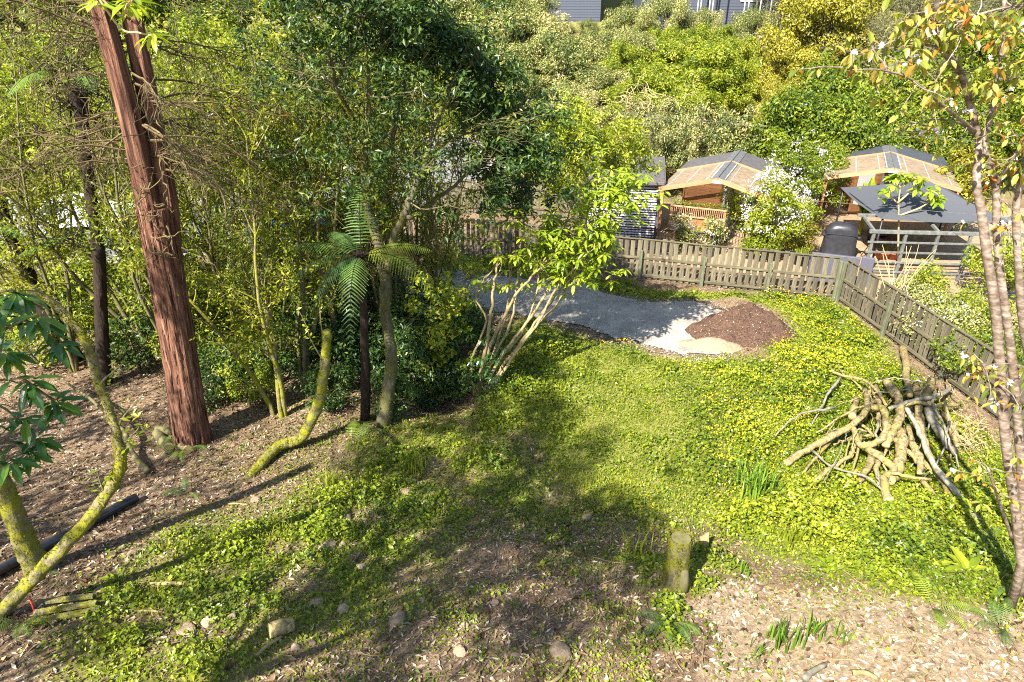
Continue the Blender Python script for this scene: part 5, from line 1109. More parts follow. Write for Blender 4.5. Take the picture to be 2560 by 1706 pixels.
# ---------------------------------------------------------------- tree fern in the middle
b0 = gp(912, 1048); Yf = b0[1]-.15; cr_ = at(902, 640, Yf-.75)
t = thing('tree_fern', 'green tree fern with arching fronds and dark fibrous trunk', 'tree fern', b0)
q = MB(); P = smooth_path([b0-np.array([0, 0, .1]), at(914,960,Yf-.1), at(912,860,Yf-.3), at(908,760,Yf-.5), cr_], 5); tube(q, P, np.linspace(.11, .07, len(P)), 12, .5, wob=.2); q.build('trunk', M['bark_dark'], t, smooth=True)
D2 = math.pi/180
for az_, L_, rise, sag, tint, ro in [(-91,1.9,.25,1.0,.56,0),(-30,2.1,.42,.72,.80,.25),(8,1.5,.40,.38,.82,.3),(24,1.4,.30,.52,.06,.1),(98,1.7,1.0,.3,.55,0),(168,1.8,.40,.40,.58,-.1),(200,1.7,.30,.60,.52,0),(226,1.4,.2,.80,.30,0),(132,1.4,.6,.5,.5,0),(182,1.2,.2,.95,.10,0)]:
    q = MB(); rm = MB(); big = len([c_ for c_ in t.children if c_.name.startswith('frond')]) < 5; pc = [] if big else None
    frond(q, cr_, az_*D2, L_, rise, sag, 28, .44, 13, tint, ro, rmb=rm, rr=.012, pw=.029, pieces=pc)
    if big:                                     # the best seen fronds: every pinna a piece of its own on the stalk
        f_ = rm.build('frond', M['bark_dark'], t)
        for v_, tt_ in pc: qq = MB(); qq.add(v_, np.arange(len(v_)).reshape(-1, 4), tt_); qq.build('pinna', M['fern'], f_)
    else:
        f_ = q.build('frond', M['fern'], t); f_['kind'] = 'stuff'; rm.build('stalk', M['bark_dark'], f_)
for f_ in t.children:
    for c_ in f_.children:                      # stalk meshes were made in world space: bring them to the frond's own space
        c_.data.transform(Matrix.Translation(-Vector(t.location)))
q = MB()
for k in range(60): tube(q, path(cr_+rng.normal(0, .05, 3), (rng.normal(), rng.normal(), -.4), .7, 5, .15, -.2), np.linspace(.012, .004, 6), 3, .5, cap=False)
q.build('dead_skirt', M['bark_dark'], t)['kind'] = 'stuff'
def fern(px, py, n, L_, label, tint=.55, az0=None, arc=6.28, pin=22, dz=0.0, sag=.75):
    p = gp(px, py); t = thing('ground_fern', label, 'fern', p, 0, 'small ferns on the ground')
    for k in range(n):
        a = (rng.random()*6.28 if az0 is None else az0)+(k/n-.5)*arc+rng.normal(0, .15); q = MB(); rm = MB()
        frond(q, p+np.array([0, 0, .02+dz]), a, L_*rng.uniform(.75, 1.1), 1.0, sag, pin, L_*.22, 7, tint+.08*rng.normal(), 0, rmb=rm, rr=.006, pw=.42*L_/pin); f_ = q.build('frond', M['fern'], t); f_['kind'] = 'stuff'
        rm.build('stalk', M['bark_olive'], f_); f_.children[0].data.transform(Matrix.Translation(-Vector(t.location)))
fern(470,1130,7,.85,'fern with one bright frond at the foot of the reddish trunk',.62,-1.9,4.2)
fern(880,1105,5,1.0,'bright fern at the foot of the dark tree fern trunk',.75,.3,3.5)
fern(470,1240,4,.6,'small fern below the sawn logs',.6)
fern(1680,1560,5,.75,'fern with a long frond below the tall stump',.62,-1.5,3)
fern(2330,1525,6,.75,'bright yellow green fern at the edge of the bare soil',.82)
fern(2500,1575,6,.6,'darker fern on the bare soil near the cherry stems',.6)
fern(2440,1350,4,.6,'golden fern beside the long branch ends',.85)
fern(2530,1480,4,.7,'fern under the cherry at the edge of view',.6)
fern(100,1445,5,.5,'small fern between the mossy trunks',.65)
fern(60,1560,6,.7,'fern at the lower corner under the crooked tree',.6)
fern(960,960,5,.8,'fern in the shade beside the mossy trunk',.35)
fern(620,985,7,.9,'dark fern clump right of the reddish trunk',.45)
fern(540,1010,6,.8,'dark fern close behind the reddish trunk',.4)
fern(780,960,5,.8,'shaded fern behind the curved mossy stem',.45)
fern(860,1010,4,.7,'fern low on the bank by the dark trunk',.5)

# ---------------------------------------------------------------- cherry at the right
Yk = 7.2
t = thing('cherry_tree', 'cherry tree with banded bark and bronze young leaves at the edge of view', 'tree', gp(2550, 1440))
ck = [([(2560,1450,0),(2535,1250,0),(2512,1080,0),(2491,800,.1),(2468,640,.1),(2455,540,.2),(2442,460,.3),(2446,390,.5),(2450,345,.6)], (.085,.08,.075,.07,.066,.06,.055,.05,.045)),
 ([(2566,1460,.15),(2558,1280,.2),(2548,1100,.2),(2525,860,.3),(2505,715,.4),(2492,579,.5),(2489,467,.6),(2450,351,.6),(2430,281,.6),(2405,191,.5),(2363,132,.4),(2346,100,.3),(2340,40,.2),(2350,-40,.1)], (.08,.075,.07,.062,.058,.055,.055,.052,.05,.048,.045,.04,.035,.025)),
 ([(2640,1500,.5),(2610,1200,.5),(2590,1000,.5),(2556,800,.5),(2545,640,.5),(2540,529,.6),(2553,454,.6),(2580,330,.6)], (.075,.07,.065,.06,.056,.054,.05,.04)),
 ([(2455,400,.5),(2470,317,.6),(2489,233,.7),(2503,135,.7),(2512,0,.7)], (.04,.036,.034,.03,.025)),
 ([(2440,330,.6),(2390,290,.2),(2340,250,-.2),(2280,200,-.5),(2200,175,-.7),(2110,178,-.9)], (.026,.022,.018,.014,.010,.006)),
 ([(2363,125,.4),(2330,115,.2),(2260,112,0),(2180,140,-.2)], (.018,.014,.010,.006)),
 ([(2345,55,.2),(2400,55,.1),(2470,30,0),(2560,10,-.1)], (.022,.018,.014,.01)),
 ([(2450,351,.6),(2400,310,.9),(2330,300,1.1),(2240,330,1.2)], (.018,.014,.01,.006)),
 ([(2489,467,.6),(2530,400,.4),(2590,310,.2)], (.03,.024,.018)),
 ([(2535,1360,.1),(2490,1230,-.2),(2470,1170,-.3)], (.03,.024,.014)),
 ([(2540,1010,.1),(2470,930,-.1),(2455,905,-.2)], (.014,.012,.008))]
anchors = []
for k, (pts, rr_) in enumerate(ck):
    q = MB(); P = smooth_path([at(p[0], p[1], Yk+p[2]) for p in pts], 5); 
    if k < 3: P[0, 2] = hz(P[0, 0], P[0, 1])-.05
    tube(q, P, np.interp(np.linspace(0, 1, len(P)), np.linspace(0, 1, len(rr_)), rr_)*.78, 12, .5, wob=.05); q.build('trunk' if k < 3 else 'branch', M['cherry_bark'], t, smooth=True)
    if k >= 3 or k == 1: anchors += [(p, k) for p in P[len(P)//3:]]
q = MB(); tw = MB(); fl = MB(); nlf = 0
def cherry_spray(c, n, ls=.12):
    a = rng.random()*6.28+np.arange(n)*6.28/n; A = np.stack([np.cos(a), np.sin(a), -.75+.45*rng.normal(size=n)], 1); bigleaves(q, np.tile(c, (n, 1))+A*.02, A, np.tile([0, 0, 1.0], (n, 1))+.4*rdir(n), ls*(.6+.6*rng.random(n)), .48, .25, np.clip(.5+.25*rng.normal(size=n), 0, 1))
for j in range(150):
    p, k = anchors[rng.integers(len(anchors))]; P1 = path(p, rdir(1)[0]+np.array([0, -.1, .2]), rng.uniform(.12, .55), 5, .2); tube(tw, P1, np.linspace(.007, .003, 6), 4, .6, cap=False)
    for m_ in range(2): cherry_spray(P1[-1-2*m_], int(rng.integers(2, 5)))
    if j % 4 == 0: n = 5; leaves(fl, P1[-1]+rng.normal(0, .025, (n, 3)), rdir(n), .045, .9, rng.random(n))
for px, py, s in ((2300,60,14),(2420,30,16),(2500,80,16),(2550,150,14),(2500,200,10),(2250,20,8),(2545,60,12),(2480,1190,10),(2310,150,10),(2180,165,6),(2390,20,12),(2330,30,8)):
    for j in range(s): cherry_spray(at(px+rng.normal(0, 40), py+rng.normal(0, 28), Yk+rng.normal(0, .35)), int(rng.integers(2, 5)))
build_leaves(q, M['cherry'], t, 300); tw.build('twigs', M['cherry_bark'], t)['kind'] = 'stuff'; fl.build('blossom', M['white'], t)

# ---------------------------------------------------------------- broad-leaved branch hanging in at the left, sprig at the top
t = thing('broadleaf_branch', 'branch of large glossy dark green leaves reaching in at the left', 'branch', at(-160, 900, 4.6))
q = MB(); wq = MB()
for pts in ([(-160,900,.3),(-40,850,.15),(60,800,0),(95,785,0)], [(-160,1000,.3),(-60,960,.1),(30,948,0),(70,945,0)], [(-160,1120,.2),(-60,1150,0),(20,1150,0)], [(-160,840,.3),(-60,790,.2),(-10,770,.1)], [(-120,1080,.2),(-20,1060,.2),(60,1040,.3)], [(60,950,0),(110,985,.1),(135,1000,.1)], [(-120,760,.2),(-30,735,.2),(40,725,.2)], [(-140,1000,.4),(-10,1010,.4),(90,1090,.4)], [(60,800,0),(110,830,.1),(140,850,.15)], [(-140,880,.2),(-30,880,.1),(10,875,.1)], [(-100,1200,.3),(0,1110,.3),(70,1125,.3)]):
    P = smooth_path([at(p[0], p[1], 4.6+p[2]) for p in pts], 4); tube(wq, P, np.linspace(.014, .007, len(P)), 6, .5)
    for j in range(2): whorl(q, P[-1]-np.array([0, 0, .02+.05*j]), 8, .205-.03*j, .5, .35, wd=.36)
    for k in range(3): whorl(q, P[len(P)//2+k*2-2], 3, .17, .45, .4, wd=.36)
wq.build('stems', M['bark_olive'], t, smooth=True); build_leaves(q, M['glossy'], t, 300)
# tall tree standing beside and behind the viewpoint: its shade falls across the foreground, a sprig hangs into view
t = thing('tall_shade_tree', 'bright hanging leaf sprigs of a tall tree at the top edge', 'tree', (-8.2, .2, hz(-8.2, .2)))
q = MB(); P = path((-8.2, .2, hz(-8.2, .2)-.1), (.05, 0, 1), 13, 12, .04); tube(q, P, np.linspace(.22, .06, 13), 10, .5, wob=.08); q.build('trunk', M['bark_olive'], t, smooth=True)
cen = []
for k in range(60):
    d = rdir(1)[0]; f = rng.uniform(-1, 1.25); cen.append(np.array([-6.95-1.15*f, 1.8+4.4*f, 12.2])+d*np.array([.9, .9, 1.5]))
for k in range(56):
    d = rdir(1)[0]; f = rng.uniform(-1, 1); cen.append(np.array([-8.7-1.2*f, 1.2+4.4*f, 12.2])+d*np.array([2.3, 2.4, 1.9])*rng.random()**.4)
cen = np.array([c for c in cen if c[2] > 10.2 or c[1] < .4]); lim = MB()
for c in cen[::2]: s = P[rng.integers(6, 12)]; PP = smooth_path([s, (s+c)/2+np.array([0, 0, .3]), c], 3); tube(lim, PP, np.linspace(.05, .012, len(PP)), 5, .5, cap=False)
lim.build('limbs', M['bark_olive'], t, smooth=True)
q = MB(); clump_leaves(q, cen, .50, 150, .16, .42, .5, .15, .2); q.build('crown', M['lime'], t)
q = MB(); wq = MB()
for pts in ([(150,-140,0),(230,-30,0),(300,70,0),(345,82,0),(380,90,0)], [(230,-30,0),(300,40,.02),(318,10,0)], [(150,-140,0),(215,-60,0),(240,10,0)], [(380,-120,.1),(345,-40,.1),(330,5,.1)]):
    Pp = smooth_path([at(p[0], p[1], 4.2+p[2]) for p in pts], 4); tube(wq, Pp, np.linspace(.008, .005, len(Pp)), 5, .8); whorl(q, Pp[-1], 6, .13, .8, .35, wd=.30); whorl(q, Pp[-1]+np.array([.01, 0, .02]), 5, .10, .85, .2, wd=.30)
wq.build('sprig_stems', M['bark_pale'], t, smooth=True); build_leaves(q, M['palm'], t, 300)
# low spreading tree further left, out of view, dappling the chips
def shade_tree(loc, H, R_, ncl, nl, ls, label):
    return crown_tree('side_tree', label, 'tree', 'trees beside the viewpoint', H, R_, ncl, nl, ls, .6, 'lime', 'bark_olive', .16, loc=(loc[0], loc[1], hz(*loc)), zc=.72, rzf=.26, low=-.8, limbs=16)
shade_tree((-12.6, 5.0), 8.5, 2.4, 40, 60, .16, 'leafy tree beside the slope just beyond the edge of view')
shade_tree((-14.0, 9.0), 8.0, 2.2, 34, 60, .16, 'second leafy tree beside the slope beyond the edge of view')
shade_tree((-10.8, 1.2), 8.0, 1.9, 26, 60, .16, 'third leafy tree beside the slope near the viewpoint')

# ---------------------------------------------------------------- garden plants beyond the fence
def garden_shrub(px, py, Y, H, R_, label, leafm, ls, ncl, nl, flower=0, tb=.55, bark='bark_olive', zc=.6):
    c = at(px, py, Y); t = crown_tree('garden_shrub', label, 'shrub', None, H, R_, ncl, nl, ls, .34, leafm, bark, .05, loc=(c[0], c[1], 0.02), zc=zc, rzf=.42, low=-.9, tb=tb, ntrunk=2)
    if flower:
        cen = crown_pts(flower, R_*1.12, H*zc, H*.44, -.5, .8); q = MB(); clump_leaves(q, cen, .13, 9, .05, .9, .5, .1, .3); q.build('blossom', M['white'], t, local=True)
    return t
garden_shrub(1930, 560, 24.4, 3.2, .95, 'white flowering shrub between the two cabins', 'lime', .11, 44, 130, 210)
garden_shrub(1985, 470, 27.0, 4.0, 1.1, 'tall white flowering climber behind the flowering shrub', 'lime', .11, 60, 130, 120)
garden_shrub(1900, 600, 24.6, 1.3, .7, 'low bright green bush at the foot of the flowering shrub', 'lime', .11, 30, 110)
garden_shrub(1985, 600, 25.0, 1.3, .7, 'yellow flowered low bush beside the round tub', 'gold', .10, 30, 110)
garden_shrub(1840, 480, 27.0, 2.2, .55, 'young green shrub under the clear canopy of the first cabin', 'lime', .11, 26, 90)
garden_shrub(2080, 420, 29.5, 3.0, 1.0, 'green climber over the side of the curtained cabin', 'green', .12, 46, 120)
garden_shrub(2430, 430, 27.5, 3.2, 1.0, 'yellow green ferny shrub beside the curtained cabin roof', 'gold', .16, 40, 90)
garden_shrub(2400, 720, 17.0, 1.25, .95, 'pale leaved shrub growing against the side fence beyond the palings', 'olive', .08, 50, 120, 60)
garden_shrub(2330, 700, 18.6, 1.2, .75, 'grey green shrub just behind the fence corner', 'olive', .08, 36, 110, 30)
garden_shrub(2480, 800, 15.2, 1.3, .9, 'green shrub behind the fence by the cherry stems', 'green', .09, 40, 120)
garden_shrub(2540, 620, 20.5, 2.0, 1.0, 'leafy green bush at the far end of the trellis', 'lime', .11, 40, 110)
garden_shrub(1780, 570, 24.9, 1.4, .45, 'espaliered climber with pale flowers on the slatted screen', 'olive', .09, 22, 70, 26)
garden_shrub(1710, 570, 25.2, 1.4, .42, 'second pale flowered climber on the slatted screen', 'olive', .09, 22, 70, 26)
garden_shrub(2330, 640, 19.6, 1.5, .6, 'loose green climber on the near trellis rails', 'lime', .10, 26, 70)
garden_shrub(2440, 670, 18.0, 1.5, .8, 'leafy yellow green shrub between trellis and side fence', 'lime', .10, 34, 90)
garden_shrub(2530, 720, 16.5, 1.6, .9, 'mid green shrub crowding the side fence near the cherry', 'green', .10, 40, 100)
garden_shrub(2270, 665, 19.4, 1.1, .5, 'small grey green shrub at the foot of the trellis', 'olive', .08, 26, 90, 16)
# fig with bare pale stems in front of the curtained cabin
fb = at(2245, 640, 23.2); t = thing('fig_tree', 'young fig tree with pale bare stems and lobed green leaves', 'tree', (fb[0], fb[1], .02)); q = MB(); ql = MB(); Yg = 23.2
for pts in ([(2245,640),(2247,560),(2247,505),(2250,470),(2238,450)], [(2247,505),(2270,485),(2290,462),(2300,450)], [(2247,510),(2225,490),(2216,475)], [(2250,470),(2262,450),(2258,442)], [(2247,540),(2300,520),(2330,500),(2345,490)]):
    P = smooth_path([at(a, b_, Yg) for a, b_ in pts], 4); P[0, 2] = max(P[0, 2], .02); tube(q, P, np.linspace(.035, .014, len(P)), 6, .9)
    for j in range(3): whorl(ql, P[-1]+rng.normal(0, .12, 3), 6, .3, .6, .3, wd=.5)
for px, py in ((2240,440),(2265,440),(2300,445),(2285,455),(2320,485),(2340,500),(2330,470),(2225,450)): 
    for j in range(2): whorl(ql, at(px+rng.normal(0, 6), py+rng.normal(0, 5), Yg+rng.normal(0, .2)), 6, .3, .62, .3, wd=.5)
q.build('stems', M['bark_pale'], t, smooth=True); build_leaves(ql, M['palm'], t, 60)
# bare shrub stems behind the side fence
t = thing('bare_shrub', 'shrub of thin bare pale stems behind the side fence', 'shrub', at(2240, 720, 18.6)*np.array([1, 1, 0])); q = MB()
for k in range(12): tube(q, path(at(2240+rng.normal(0, 14), 735, 18.4), (rng.normal(.25, .35), rng.normal(0, .3), 1), rng.uniform(.8, 1.8), 7, .12), np.linspace(.018, .006, 8), 5, .8)
q.build('stems', M['bark_pale'], t, smooth=True)

# ---------------------------------------------------------------- heaps
def heap(name, label, px, py, rx, ry, hh, mat, az=0.0, seed=1, peak=(0, 0)):
    p = gp(px, py); n = 70; u = np.linspace(-1.15, 1.15, n); A, B = np.meshgrid(u, u); th = np.arctan2(B, A)
    r = np.hypot(A, B)/(1+.22*(vnoise(np.cos(th)*1.6+5, np.sin(th)*1.6+5, seed)-.5)*2)
    x = A*rx; y = B*ry; c, s = math.cos(az), math.sin(az); Xw = p[0]+c*x-s*y; Yw = p[1]+s*x+c*y
    d = np.hypot(A-peak[0], B-peak[1]); k = np.clip(1-r, 0, 1)/np.maximum(np.clip(1-r, 0, 1)+d*.75, 1e-6)
    zz = hh*k**1.0*(np.clip(1-r, 0, 1) > 0) + hh*.45*(fbm(Xw*2.6, Yw*2.6, seed)-.5)*sstep(0, .25, 1-r) + .025*(fbm(Xw*22, Yw*22, seed+3)-.5)
    Zw = height(Xw, Yw)+np.where(r < 1, zz, -.06); ii = np.arange(n-1)[:, None]*n+np.arange(n-1)[None]; q = MB(); q.add(np.stack([Xw, Yw, Zw], -1), np.stack([ii, ii+1, ii+n+1, ii+n], -1).reshape(-1, 4))
    o = q.build(name, mat, smooth=True); tag(o, label, 'heap'); return Xw, Yw, Zw, r
M['mulch'] = plain('dark_mulch', (.075,.044,.030), .95, nscale=30, var=.85, spec=.1, bstr=1.0)
M['sand'] = plain('pale_sand', (.24,.19,.12), .95, nscale=12, var=.25, spec=.1, bstr=.7)
hx_ = heap('mulch_heap', 'heap of dark brown mulch at the end of the driveway', 1850, 822, 1.55, 1.2, .78, M['mulch'], .15, 3, (.2, .1))
heap('sand_heap', 'low spill of pale sand at the front of the mulch heap', 1765, 866, .9, .42, .26, M['sand'], -.1, 8)
Xm, Ym, Zm, rm_ = [a.ravel() for a in hx_]; ok = rm_ < .98; k = rng.choice(np.where(ok)[0], 1500); q = MB(); P = np.stack([Xm[k], Ym[k], Zm[k]+.01], 1)+rng.normal(0, .02, (1500, 3))*np.array([1, 1, .2]); leaves(q, P, rdir(1500)*.5+np.array([0, 0, 1]), .05, .3, rng.random(1500)**2, 0)
M['chip'] = leafmat('wood_chips', [(0, (.07,.045,.03)), (.4, (.20,.135,.08)), (.75, (.38,.285,.19)), (.92, (.52,.43,.33)), (1, (.60,.54,.47))], trans=.0, rough=.85, spec=.15, var=.02)
tag(q.build('mulch_chips', M['chip']), 'loose pale wood slivers on the mulch heap', 'wood chips', kind='stuff')

# ---------------------------------------------------------------- heap of cut branches
BG = 'cut branches in the heap on the lawn'
PL = [
 ([(1963,1158,.1),(2016,1123,.3),(2075,1088,.5),(2128,1060,.65),(2167,1017,.78),(2163,968,.6)], .075, 'long pale branch reaching furthest left from the branch heap'),
 ([(2023,1224,.08),(2068,1175,.25),(2124,1137,.4),(2138,1105,.45)], .05, None), ([(2223,1252,.08),(2209,1196,.3),(2237,1168,.42),(2167,1116,.58)], .085, None),
 ([(2451,1309,.06),(2391,1228,.25),(2335,1158,.5),(2296,1067,.72),(2265,1014,.78)], .06, 'long dark branch trailing down to the right of the branch heap'),
 ([(2258,867,.1),(2265,905,.25),(2268,947,.4),(2275,985,.5)], .095, 'thick upright limb at the far side of the branch heap'),
 ([(2216,947,.5),(2244,989,.72),(2251,1031,.78),(2230,1074,.72),(2215,1110,.6)], .10, None),
 ([(2063,889,.12),(2086,930,.2),(2160,947,.5),(2198,979,.75),(2215,1005,.8)], .035, 'thin forked pale branch pointing up and left from the heap'), ([(2072,884,.12),(2090,910,.16),(2110,936,.3)], .022, None),
 ([(2181,1010,.82),(2209,1017,.9),(2212,1081,.78),(2156,1109,.62),(2131,1063,.62)], .075, 'branch bent in a hook on the front of the heap'),
 ([(2251,1074,.6),(2254,1116,.5),(2244,1161,.4),(2225,1200,.25)], .12, None), ([(2321,1017,.6),(2338,1060,.5),(2367,1102,.35),(2391,1133,.2)], .10, None),
 ([(2359,1028,.5),(2384,1067,.4),(2391,1116,.2)], .07, None), ([(2380,968,.35),(2338,986,.6),(2279,996,.8),(2223,1014,.85)], .05, 'dark branch lying across the top of the heap'),
 ([(2033,1126,.3),(2082,1165,.38),(2167,1189,.4),(2212,1231,.15)], .024, 'thin grey stick lying across the front of the heap'), ([(2307,1200,.4),(2342,1242,.2),(2363,1291,.06)], .05, None),
 ([(2230,1179,.45),(2279,1189,.47),(2328,1196,.4)], .035, None), ([(2279,1102,.6),(2300,1144,.5),(2300,1182,.35)], .08, None), ([(2131,1038,.5),(2142,989,.5)], .085, None),
 ([(2142,1172,.3),(2124,1200,.16),(2103,1231,.05)], .035, None), ([(2300,1030,.6),(2310,1090,.5),(2330,1150,.3)], .07, None), ([(2190,960,.3),(2200,1010,.6),(2196,1060,.6)], .06, None),
 ([(2110,1070,.35),(2060,1120,.25),(2010,1180,.08)], .035, None), ([(2270,1060,.6),(2290,1130,.45),(2345,1190,.2),(2380,1250,.06)], .055, None), ([(2180,1120,.4),(2170,1165,.3),(2145,1210,.1)], .07, None),
 ([(2330,950,.2),(2318,985,.4),(2326,1020,.5)], .10, None), ([(2245,1010,.7),(2290,1000,.75),(2345,1010,.6),(2400,1010,.3)], .045, None), ([(2235,1090,.6),(2275,1130,.5),(2310,1170,.35)], .05, None), ([(2290,960,.3),(2296,1010,.5),(2290,1060,.55)], .09, None), ([(2206,1130,.4),(2190,1180,.25),(2212,1240,.08)], .05, None)]
for k, (pts, r_, lab) in enumerate(PL):
    P = smooth_path([atz(p[0], p[1]+p[2]*9, hz(*atz(p[0], p[1], p[2])[:2])+p[2]*.8) for p in pts], 6); P[1:-1] += rng.normal(0, r_*.16, P[1:-1].shape); q = MB(); n_ = len(P)
    tube(q, P, np.linspace(r_*1.05, r_*.8, n_)*(1+.10*rng.normal(size=n_)), 11, rng.uniform(.35, .75), wob=.09, capmi=1)
    o = q.build('cut_branch', [M['pile'] if k not in (3, 12, 13, 10) else M['bark_grey'], M['cutwood']], smooth=True); o.location = (0, 0, 0)
    tag(o, lab or 'mossy cut branch tangled in the heap on the lawn', 'branch', BG)
    c0 = Vector(P[0]); o.data.transform(Matrix.Translation(-c0)); o.location = c0
for k in range(40):
    a = np.array([rng.uniform(2070, 2360), rng.uniform(960, 1130), 0]); an = rng.normal(1.75, .55); l_ = rng.uniform(60, 170); b_ = a+np.array([math.cos(an)*l_*1.1, math.sin(an)*l_, 0]); za, zb = rng.uniform(.25, .65), rng.uniform(.04, .25)
    A = gp(a[0], a[1]+za*45); A[2] += za; B = gp(b_[0], b_[1]); B[2] += zb; r_ = rng.uniform(.012, .034); m_ = (A+B)/2+rng.normal(0, .12, 3); m_[2] = max(m_[2], hz(m_[0], m_[1])+.1)
    P = smooth_path([A, m_, B], 6); P[1:-1] += rng.normal(0, .015, P[1:-1].shape); q = MB(); tube(q, P, np.linspace(r_*1.2, r_*.5, len(P)), 7, rng.uniform(.3, .8), wob=.1)
    c0 = Vector(A); o = q.build('cut_branch', M['pile'] if k % 3 else M['bark_grey'], smooth=True); o.data.transform(Matrix.Translation(-c0)); o.location = c0; tag(o, 'thin stick poking out of the branch heap', 'branch', BG)
t = thing('root_tangle', 'fibrous grey tangle of roots at the right of the branch heap', 'roots', gp(2420, 1110)); q = MB()
for k in range(150):
    c = gp(2415+rng.normal(0, 26), 1105+rng.normal(0, 26))+np.array([0, 0, .05+.25*rng.random()]); tube(q, path(c, rdir(1)[0]*np.array([1, 1, .5]), rng.uniform(.2, .5), 5, .35), np.linspace(.010, .004, 6), 3, .4+.4*rng.random(), cap=False)
q.build('fibres', M['bark_pale'], t)['kind'] = 'stuff'

# ---------------------------------------------------------------- stump, logs, pipe, cord, planks, rocks
sp = gp(1690, 1462); Ys = sp[1]; t = thing('tree_stump', 'tall mossy cut stump standing in the ground cover', 'stump', sp); q = MB()
P = smooth_path([sp-np.array([0, 0, .08]), at(1692,1425,Ys), at(1697,1388,Ys), at(1703,1342,Ys)], 8); rs_ = np.interp(np.linspace(0, 1, len(P)), [0, .25, .6, 1], [.28, .195, .17, .175]); tube(q, P, rs_, 36, .1, wob=.03, cap=False, disp=lambda a, s: .30*(fbm(np.cos(a)*2+5, np.sin(a)*2+5+s*.8, 31)-.5)+.12*(fbm(a*6, s*6, 37)-.5)); q.build('bark', M['bark_moss'], t, smooth=True)
fz = MB(); fuzz(fz, P, rs_, 1500, .035, .012, .3); fz.build('moss', M['moss'], t)['kind'] = 'stuff'
q = MB(); tube(q, [P[-1]-np.array([0, 0, .06]), P[-1]+np.array([0, .0, -.03])], [.15, .148], 22, .5); q.build('cut_top', M['bark_olive'], t)
q = MB(); tube(q, [at(1706,1490,Ys-.15), at(1708,1455,Ys-.15), at(1712,1425,Ys-.15)], [.09, .08, .05], 10, .2, wob=.15); q.build('side_stub', M['bark_olive'], t, smooth=True)
sp2 = gp(1758, 1368); t = thing('split_stub', 'pale splintered stub sticking up behind the tall stump', 'stub', sp2); q = MB(); tube(q, [sp2-np.array([0, 0, .05]), sp2+np.array([.02, 0, .16]), sp2+np.array([.05, 0, .32])], [.10, .08, .015], 9, .1, wob=.2); q.build('wood', M['cutwood'], t)
for k, (e, s, r_, lab) in enumerate((((426,1135,.16),(385,1085,.18),.115,'nearest sawn log of the three lying by the reddish trunk'), ((462,1106,.22),(415,1095,.2),.10,'uppermost sawn log of the three with a pale cut end'), ((472,1137,.12),(430,1100,.12),.11,'sawn log on the outer side of the three by the reddish trunk'))):
    a = gp(e[0], e[1]); a[2] += e[2]; b_ = gp(s[0], s[1]); b_[2] += s[2]; t = thing('sawn_log', lab, 'log', a, 0, 'sawn logs by the reddish trunk'); q = MB(); d = norm(b_-a)
    tube(q, [a+d*.004, a+d*.3, a+d*.75], [r_, r_*.96, r_*.9], 18, .45, wob=.05, cap=False); q.build('bark', M['bark_olive'], t, smooth=True)
    q = MB(); tube(q, [a, a+d*.03], r_*.97, 18, .9); q.build('cut_end', M['cutwood'], t); q = MB(); tube(q, [a+d*.72, a+d*.745], r_*.87, 18, .8); q.build('far_end', M['cutwood'], t)
A = gp(-40, 1462)+np.array([0, 0, .10]); B = gp(342, 1255)+np.array([0, 0, .10]); t = thing('drain_pipe', 'black plastic drain pipe lying on the chips at the left', 'pipe', A); q = MB()
s = np.linspace(0, 1, 30)[:, None]; P = A+(B-A)*s; n = 20; tube(q, P, .088, n, .5, cap=False); q.build('outer_wall', M['pipe_black'], t, smooth=True)
q = MB(); tube(q, [B-(B-A)*.06, B-(B-A)*.0005], .078, n, .5, cap=False); q.build('inner_wall', M['pipe_black'], t, smooth=True)
q = MB(); cp = [at(74, 1492, 7.1), at(88, 1535, 7.1), at(106, 1575, 7.15), at(116, 1608, 7.15)]; tube(q, smooth_path(cp, 4), .011, 6); tag(q.build('red_cord', M['cord'], smooth=True), 'red cord hanging from the crooked mossy tree', 'cord')
for k, (a, b_, w_, lab) in enumerate((((70,1565),(250,1530),.09,'weathered mossy board lying nearest the lower corner'), ((90,1545),(245,1520),.08,'mossy board lying second in the low stack of boards'), ((100,1525),(240,1508),.07,'top mossy board of the low stack near the red cord'))):
    A = gp(*a)+np.array([0, 0, .05+.05*k]); B = gp(*b_)+np.array([0, 0, .05+.05*k]); q = MB(); beam(q, A, B, w_, .045); tag(q.build('old_board', M['bark_moss']), lab, 'board', 'old boards')
for k, (a, b_, r_, lab) in enumerate((((365,1466),(500,1472),.035,'straight pale stick lying on the ground cover'), ((330,1530),(420,1536),.018,'thin pale stick below the straight stick'), ((640,1645),(705,1598),.03,'stick lying beside the small log chunk'), ((1425,1660),(1365,1720),.03,'thin stick at the bottom edge'), ((2010,1706),(2060,1672),.05,'dark weathered stick at the bottom edge on bare soil'), ((570,1262),(620,1266),.02,'short pale stick on the chips below the curved stem'), ((2130,1688),(2190,1705),.04,'pale stick on the bare soil at the bottom'))):
    A = gp(*a)+np.array([0, 0, r_]); B = gp(*b_)+np.array([0, 0, r_*1.5]); q = MB(); tube(q, smooth_path([A, (A+B)/2+rng.normal(0, .03, 3)*np.array([1, 1, .2]), B], 4), np.linspace(r_, r_*.7, 9), 8, .9 if k != 4 else .2, wob=.1); tag(q.build('stick', M['twig'] if k != 4 else M['bark_grey'], smooth=True), lab, 'stick', 'sticks lying on the ground')
t = thing('log_chunk', 'short cut log chunk among the stones', 'log', gp(703, 1590)); q = MB(); A = gp(676, 1590)+np.array([0, 0, .10]); B = gp(735, 1572)+np.array([0, 0, .09]); tube(q, [A, (A+B)/2, B], [.11, .115, .10], 14, .7, wob=.06, cap=False); q.build('bark', M['pile'], t, smooth=True)
